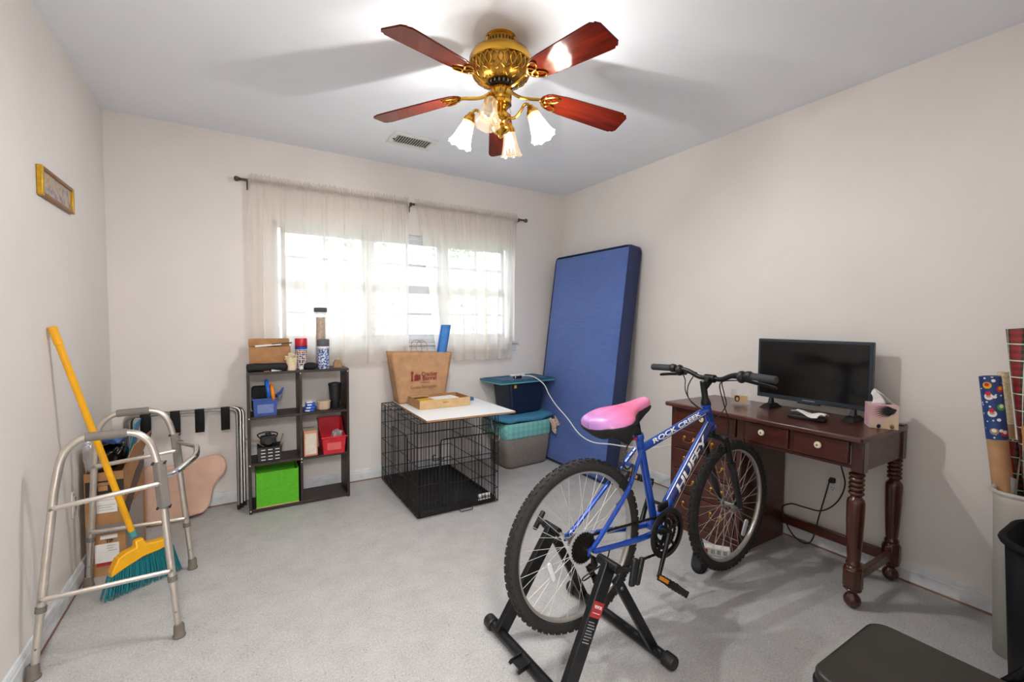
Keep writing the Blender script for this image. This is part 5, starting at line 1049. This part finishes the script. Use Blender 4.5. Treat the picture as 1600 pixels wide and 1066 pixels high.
    fk = B().tube([HT_B+ax*.002, cr], .014, 12).build('fork_steerer', 'black_metal', g)
    B().tube(smoothpath([cr+V((.004, -.062, -.002)), cr+V((.0, -.035, .004)), cr+V((0, .035, .004)), cr+V((.004, .062, -.002))], 4), .0165, 10).build('fork_crown', 'black_metal', g)
    for s in (-1, 1):
        a = cr+V((.004, s*.06, .012)); e = FH+V((0, s*.056, .004)); m_ = a.lerp(e, .42)
        lg = B().cyl(a, m_, .0125, n=14).build('fork_leg', 'black_metal', g); B().tube([m_-(e-a)*.03, m_, a.lerp(e, .6), e], [.0185, .0178, .017, .0125], 14).build('fork_slider', 'black_plastic', lg); B().lathe([(.0185, 0), (.0185, .02), (.014, .028)], 14, along(m_, a)).build('dust_seal', 'black_matte', lg)
        B().tube([cr+V((-.02, s*.045, -.02)), cr+V((-.035, s*.04, -.06))], [.008, .006], 8).build('front_brake_arm', 'black_metal', g)
    # stem and bar
    q0, q1 = HT_T, V((.757, 0, .958)); B().tube([q0, q0.lerp(q1, .06), q0.lerp(q1, .2), q0.lerp(q1, .25), q1], [.022, .022, .018, .0145, .0145], 16).build('stem', 'black_metal', g); B().lathe([(.001, 0), (.008, 0), (.007, .004), (.001, .004)], 12, along(q1, q1+(q1-q0))).build('stem_bolt', 'steel', g)
    CL = V((.812, 0, .968)); B().frustum(-.014, .014, -.014, .014, 0, -.012, .012, -.018, .018, .055, along(V((.763, 0, .93)), CL)).build('stem_extension', 'black_metal', g, bevel=.004); B().cyl(CL+V((0, -.026, 0)), CL+V((0, .026, 0)), .019, n=16).build('bar_clamp', 'black_metal', g, bevel=.003)
    half = [(.812, .03, .968), (.811, .06, .970), (.806, .105, .990), (.801, .145, .999), (.795, .185, 1.0), (.785, .305, .997)]
    pts = [V((x, -y, z)) for x, y, z in reversed(half)]+[CL]+[V(h_) for h_ in half]
    B().tube(smoothpath(pts, 5), .0112, 12).build('handlebar', 'black_metal', g)
    for s in (-1, 1):
        e0, e1 = V((.793, s*.205, 1.0)), V((.784, s*.312, .9965)); gp = B().tube([e0, e0.lerp(e1, .02), e0.lerp(e1, .95), e1], [.015, .0165, .0165, .0145], 16).build('hand_grip', 'grip_grey' if s < 0 else 'black_matte', g)
        gp.data.materials[0] = mat('grip_black', '#33363b', .7)
        B().lathe([(.013, 0), (.019, .004), (.0215, .012), (.0215, .024), (.018, .03)], 16, along(V((.7945, s*.175, 1.0)), e0)).build('twist_shifter', 'black_plastic', g)
        B().ball((.80, s*.158, .992), (.026, .022, .028), 14).build('shifter_body', 'black_plastic', g)
        B().tube(smoothpath([(.815, s*.135, .985), (.835, s*.15, .975), (.840, s*.19, .968), (.832, s*.25, .962), (.826, s*.295, .955)], 5), [.009]*6+[.0075]*14+[.005], 8).build('brake_lever', 'black_metal', g); B().tube([(.81, s*.14, .99), (.825, s*.11, .985), (.835, s*.085, .982)], [.010, .008, .005], 8).build('cable_barrel', 'black_metal', g)
    cab = [[(.835, .085, .982), (.78, .07, .968), (.715, .05, .925), (.712, .035, .87), (.768, -.02, .806), (.80, -.022, .77)], [(.80, .14, .975), (.75, .09, .955), (.712, .06, .91), (.728, .04, .86), (.755, .02, .832)],
           [(.835, -.085, .982), (.86, -.03, .955), (.93, 0, .885), (.95, 0, .83), (.92, .01, .785), (.87, .01, .762)], [(.80, -.14, .975), (.83, -.04, .948), (.878, -.03, .85), (.918, -.03, .77), (.932, -.025, .70), (.915, -.02, .665)]]
    for c_ in cab: B().tube(smoothpath(c_, 8), .0026, 6).build('cable', 'cable_black', g)
    B().tube([(.86, .0, .70), (.62, -.022, .515), (.47, -.03, .36)], .0011, 4).build('shift_cable', 'spoke_steel', g)
    # saddle
    B().cyl((.327, 0, .755), (.305, 0, .835), .0135, n=14).build('seat_post', 'black_metal', g)
    WT = [(0, .001), (.015, .03), (.04, .055), (.12, .088), (.24, .106), (.36, .107), (.46, .092), (.56, .064), (.68, .043), (.85, .035), (.95, .028), (1, .006)]
    def wx(t):
        for (t0, w0), (t1, w1) in zip(WT, WT[1:]):
            if t <= t1: return w0+(w1-w0)*(t-t0)/(t1-t0)
        return WT[-1][1]
    def zs(t): return .836+.060*t-.012*max(0, (.1-t)/.1)**2-.016*max(0, (t-.9)/.1)**2
    def gel(u, v):
        t = v; x = .045+.335*t; w_ = wx(t); y = -w_*math.cos(PI*u); e = abs(y)/max(w_, .001); dome = (1-e**2.6)**.5 if e < 1 else 0
        gr = math.exp(-(y/.010)**2)*.013*max(0, math.sin(PI*min(1, max(0, (t-.12)/.55)))); lobe = .006*math.exp(-((abs(y)-.055)/.028)**2)*math.exp(-((t-.28)/.16)**2)
        return (x, y, zs(t)+.030*dome-gr+lobe-.010*e*e*(w_/.107))
    B().grid(gel, 41, 46).build('saddle_gel', 'seat_gel', g, smooth=180)
    def skirt(u, v):
        a = 2*PI*u; t = min(1, max(0, (1-math.cos(a))/2)); s = 1 if math.sin(a) >= 0 else -1
        x = .045+.335*t; w_ = wx(t)*1.02; dep = .034+.062*math.exp(-((t-.5)/.33)**2); k = 1-.42*v*v
        q = math.sin(6*a)*.003*v
        return (x+(.235-x)*.28*v*v, s*w_*k, zs(t)-.008*(w_/.107)+.002-dep*v+q)
    B().grid(skirt, 96, 10, cu=True).build('saddle_cover', 'black_matte', g, smooth=180, solid=.003)
    B().box((.265, 0, .79), (.09, .05, .035)).build('saddle_underside', 'black_matte', g, bevel=.012)
    B().bb(.24, .30, -.016, .016, .742, .752, TR(0, 0, .01)).build('seat_reflector', 'red_plastic', g, bevel=.003)
    B().tube(smoothpath([(.27, -.02, .765), (.215, -.035, .735), (.195, -.04, .68), (.225, -.035, .65), (.255, -.03, .665)], 7), .003, 6).build('brake_cable', 'cable_black', g); B().tube(smoothpath([(.20, -.03, .72), (.23, -.04, .725), (.262, -.035, .705), (.268, -.03, .66)], 6), .0025, 6).build('brake_noodle', 'alloy', g)
    # wheels
    rw, MR = wheel(g, 'rear_wheel', RH, .030, True); fw, MF = wheel(g, 'front_wheel', FH, .028, False)
    B().prism(rrect(.018, .075, .008), .008, MR @ TR(-.14, -.055, .014) @ RZ(20)).build('wheel_reflector', 'reflector', rw, bevel=.002); B().prism(rrect(.03, .085, .012), .008, MF @ RZ(-52) @ TR(.175, .0, .016) @ RZ(25)).build('wheel_reflector', 'reflector', fw, bevel=.002)
    B().cyl((0, 0, 0), (0, 0, .04), .004, n=8, M=MR @ RZ(28) @ TR(.268, 0, 0) @ RY(-90)).build('valve', 'black_matte', rw)
    # drivetrain
    def gear(c, r_, teeth, th, m, nm, p, tooth=.004, hole=0):
        pts = []
        for k in range(teeth*4):
            a = 2*PI*k/(teeth*4); q = r_+(tooth if k % 4 in (1, 2) else 0); pts.append((q*math.cos(a), q*math.sin(a)))
        b = B(); Mx = basis(c, (1, 0, 0), (0, 0, 1), (0, -1, 0))
        if not hole: b.prism(pts, th, Mx)
        else:
            n = len(pts); inn = [(hole*x/math.hypot(x, y), hole*y/math.hypot(x, y)) for x, y in pts]; vs = [(x, y, 0) for x, y in pts]+[(x, y, 0) for x, y in inn]+[(x, y, th) for x, y in pts]+[(x, y, th) for x, y in inn]
            fs = []
            for i in range(n): j = (i+1) % n; fs += [(i, n+i, n+j, j), (2*n+i, 2*n+j, 3*n+j, 3*n+i), (i, j, 2*n+j, 2*n+i), (n+i, 3*n+i, 3*n+j, n+j)]
            b.add(vs, fs, Mx)
        return b.build(nm, m, p, smooth=0)
    for k in range(6): gear((0, -.030-.0042*k, .394), .055-.006*k, 28-3*k, .002, 'dark_steel', 'sprocket', rw)
    B().lathe([(.045, -.004), (.052, -.003), (.066, 0), (.066, .002), (.04, .003)], 30, basis((0, -.024, .394), (1, 0, 0), (0, 0, 1), (0, -1, 0))).build('spoke_guard', 'clear_plastic', rw)
    cr_ = E('crankset_tmp'); bpy.data.objects.remove(cr_)
    C = BBK+V((0, -.052, 0)); ck = B().cyl(BBK+V((0, -.075, 0)), BBK+V((0, -.03, 0)), .018, n=16).build('crankset', 'black_metal', g)
    gear(C+V((0, .012, 0)), .052, 24, .002, 'dark_steel', 'chainring', ck, hole=.038); gear(C+V((0, .004, 0)), .072, 34, .002, 'dark_steel', 'chainring', ck, hole=.058); gear(C+V((0, -.004, 0)), .092, 42, .002, 'dark_steel', 'chainring', ck, hole=.078)
    B().lathe([(.086, 0), (.104, 0), (.106, .002), (.104, .004), (.086, .004)], 48, basis(C+V((0, -.009, 0)), (1, 0, 0), (0, 0, 1), (0, -1, 0)), cap=False).build('chain_guard', 'black_plastic', ck)
    for k in range(5): B().tube([(0, 0, 0), (.05, 0, 0), (.088, 0, 0)], [.010, .007, .006], 6, M=basis(C+V((0, -.004, 0)), (1, 0, 0), (0, 0, 1), (0, -1, 0)) @ RZ(72*k+20)).build('spider_arm', 'black_metal', ck)
    for s, e in ((-1, V((.358, -.088, .197))), (1, V((.522, .088, .503)))):
        o = BBK+V((0, s*.072, 0)); arm = B().tube([o, o.lerp(e, .15), o.lerp(e, .9), e], [.016, .014, .011, .012], 10, sy=.7).build('crank_arm', 'black_metal', ck)
        B().cyl(e, e+V((0, s*.03, 0)), .006, n=8).build('pedal_axle', 'steel', arm)
        R_ = RY(38 if s < 0 else 20)
        pd = B(); c = e+V((0, s*.068, 0)); Mx = TR(*c) @ R_
        pd.box((.034, 0, 0), (.014, .092, .024), Mx); pd.box((-.034, 0, 0), (.014, .092, .024), Mx); pd.box((0, -.043, 0), (.07, .010, .022), Mx); pd.box((0, .043, 0), (.07, .010, .022), Mx); pd.box((0, 0, 0), (.07, .018, .02), Mx)
        for k in range(6):
            for sx in (-1, 1): pd.box((sx*.042, -.038+.015*k, 0), (.006, .007, .027), Mx)
        po = pd.build('pedal', 'black_plastic', g if False else ck, smooth=0); B().box((-.0455, 0 if s > 0 else .014, 0), (.004, .042, .014), Mx).build('pedal_reflector', 'amber', po, smooth=0)
    ch = smoothpath([(.0, -.045, .447), (.10, -.047, .448), (.43, -.052, .443)], 3); ch2 = smoothpath([(.44, -.052, .258), (.25, -.05, .275), (.06, -.047, .292)], 3)
    b = B()
    for pth in ([V((.0, -.045, .443)), V((.44, -.053, .424))], [V((.40, -.052, .270)), V((.05, -.047, .272))], [V((.05, -.047, .272)), V((.015, -.047, .335))]):
        L = (pth[1]-pth[0]).length; n = int(L/.0125); dr = (pth[1]-pth[0]).normalized(); up = V((0, 1, 0)).cross(dr)
        for k in range(n): b.box((0, 0, 0), (.0115, .0045 if k % 2 else .0065, .0085), basis(pth[0]+dr*(k+.5)*L/n, dr, (0, 1, 0), dr.cross(V((0, 1, 0)))))
    STUFF(b.build('chain', 'dark_steel', g, smooth=0))
    rd = B().tube(smoothpath([(.006, -.068, .39), (.012, -.075, .36), (.02, -.066, .335), (.012, -.055, .325)], 4), [.010]*4+[.013]*5+[.012]*4, 8).build('rear_derailleur', 'black_metal', g)
    B().prism([(-.012, .0), (.012, .004), (.05, -.062), (.03, -.072)], .003, basis((.01, -.044, .33), (1, 0, 0), (0, 0, 1), (0, -1, 0))).build('derailleur_cage', 'black_metal', rd); gear((.016, -.050, .325), .015, 11, .004, 'black_plastic', 'jockey_wheel', rd, .003); gear((.045, -.050, .272), .015, 11, .004, 'black_plastic', 'jockey_wheel', rd, .003)
    B().tube(smoothpath([(.10, -.066, .375), (.04, -.10, .36), (-.045, -.085, .325), (-.03, -.07, .30), (.02, -.068, .31)], 6), .0026, 6).build('derailleur_cable', 'cable_black', rd)
    fd = B().box((0, 0, 0), (.06, .012, .03), TR(.425, -.05, .462) @ RY(-12)).build('front_derailleur', 'black_metal', g, bevel=.004); B().cyl((.405, -.01, .475), (.425, -.05, .468), .007, n=8).build('derailleur_link', 'black_metal', fd)
    B().tube([(.0, -.066, .394), (0, -.115, .394)], .006, 10).build('axle_rod', 'chrome', g); B().tube([(.0, .066, .394), (0, .115, .394)], .006, 10).build('axle_rod', 'chrome', g)
bike()

def trainer():
    g = E('bike_trainer', BIKE_LOC, BIKE_RZ); T(g, 'black steel bike trainer stand holding the rear wheel', 'bike trainer'); V = Vector
    for x, nm in ((-.222, 'rear_tube'), (.207, 'front_tube')):
        t = B().cyl((x, -.262, .026), (x, .262, .026), .019, n=18).build(nm, 'black_metal', g)
        for s in (-1, 1): B().lathe([(.022, 0), (.026, .004), (.026, .038), (.022, .044), (.001, .044)], 18, basis((x, s*.238, .026), (1, 0, 0), (0, 0, s), (0, s, 0))).build('end_cap', 'black_plastic', t)
    def bar(a, b_, wd, th, nm, m='black_metal', bv=.004):
        a, b_ = V(a), V(b_); z = (b_-a).normalized(); y = V((0, 1, 0)); y = (y-z*y.dot(z)).normalized(); x = y.cross(z)
        return B().box((0, 0, (b_-a).length/2), (wd, th, (b_-a).length), basis(a, x, y, z)).build(nm, m, g, bevel=bv), basis(a, x, y, z), (b_-a).length
    for s in (-1, 1):
        u, M, L = bar((-.222, s*.188, .03), (.004, s*.158, .395), .056, .026, 'upright')
        f, M2, L2 = bar((.207, s*.188, .03), (.03, s*.165, .335), .036, .020, 'front_leg')
        B().cyl((.118, s*.19, .16), (.118, s*.165, .16), .001, n=6)
        for z_ in (.30,): B().lathe([(.001, 0), (.007, 0), (.005, .004), (.001, .005)], 12, basis((.048, s*.177, z_), (1, 0, 0), (0, 0, s), (0, s, 0))).build('bolt', 'steel', f)
        ck = B().cyl((.0, s*.112, .394), (.0, s*.205, .394), .017, n=16).build('clamp_sleeve', 'black_metal', g, bevel=.002)
        if s < 0:
            lab = B().bb(-.026, .026, -.0142, -.0134, L-.175, L-.125, M).build('label', 'label_red', u, smooth=0); text('VEVOR', .014, M @ basis((0, -.0146, L-.142), (1, 0, 0), (0, 0, 1), (0, -1, 0)), 'decal_white', lab, width=.040, bold=.0003); B().bb(-.018, .018, -.0146, -.0143, L-.162, L-.160, M).build('print', 'decal_white', lab, smooth=0)
            for k in range(8): B().bb(-.021, .008+.004*(k % 3), -.0138, -.0134, L-.192-.009*k, L-.189-.009*k, M).build('small_print', 'ink_grey', u, smooth=0)
            lv = B().bb(-.012, .012, -.008, .008, -.055, .04, TR(.055, -.222, .385) @ RY(10)).build('clamp_lever', 'black_plastic', g, bevel=.006); B().bb(-.010, .010, -.008, .008, -.05, .045, TR(.085, -.222, .375) @ RY(16)).build('lever_tab', 'black_plastic', lv, bevel=.006); B().cyl((.0, -.20, .394), (.055, -.222, .385), .007, n=8).build('lever_pin', 'black_metal', lv)
        else:
            kn = B().cyl((.0, .20, .394), (.0, .235, .394), .012, n=12).build('knob_shaft', 'black_plastic', g); B().bb(-.010, .010, -.009, .009, -.042, .042, TR(0, .243, .394) @ RY(35)).build('tee_handle', 'black_plastic', kn, bevel=.006)
    for y in (-.02, .035):
        b = B(); b.prism([(.0, .0), (-.05, -.008), (-.058, -.016), (-.052, -.026), (-.008, -.018)], .004, basis((-.228, y, .052), (1, 0, 0), (0, 0, 1), (0, -1, 0))); b.build('bracket_ear', 'black_metal', g)
    B().bb(-.275, -.235, -.024, .037, .036, .040).build('bracket_plate', 'black_metal', g)
trainer()

def by_the_wheel():
    g = E('shoe', (2.632, -2.092, 0), rz=215); T(g, 'dark shoe on the floor behind the front bicycle wheel', 'shoe')
    def lo(u, v):
        a = 2*PI*u; x = .095*math.cos(a); y = .034*math.sin(a)*(1+.15*math.cos(a)); hgt = .045+.06*max(0, -math.cos(a))**.8
        k = 1-.22*v*v; return (x*(1-.10*v*v), y*k, .018+(hgt-.018)*v)
    B().grid(lo, 36, 8, cu=True).build('upper', mat('shoe_dark', '#24242b', .6), g, smooth=180, solid=.003); B().prism([(.099*math.cos(2*PI*k/36), .037*math.sin(2*PI*k/36)*(1+.15*math.cos(2*PI*k/36))) for k in range(36)], .018).build('sole', 'black_matte', g, bevel=.003)
    def tt(u, v): a = 2*PI*u; return (.035+.052*v*math.cos(a), .025*v*math.sin(a), .052-.006*v*v)
    B().grid(tt, 24, 5, cu=True).build('vamp', 'shoe_dark', g, smooth=180)
    g = E('power_strip', (2.79, -2.072, 0), rz=-52); T(g, 'white power strip on the floor by the desk pedestal', 'power strip'); B().bb(-.075, .075, -.022, .022, 0, .045).build('case', 'white_plastic', g, bevel=.006); B().bb(-.052, -.036, -.024, -.022, .014, .034).build('rocker_switch', 'red_plastic', g, bevel=.002)
    for k in range(3): B().bb(-.02+.03*k, -.002+.03*k, -.023, -.022, .012, .034).build('socket_face', 'ink_grey', g, smooth=0)
by_the_wheel()
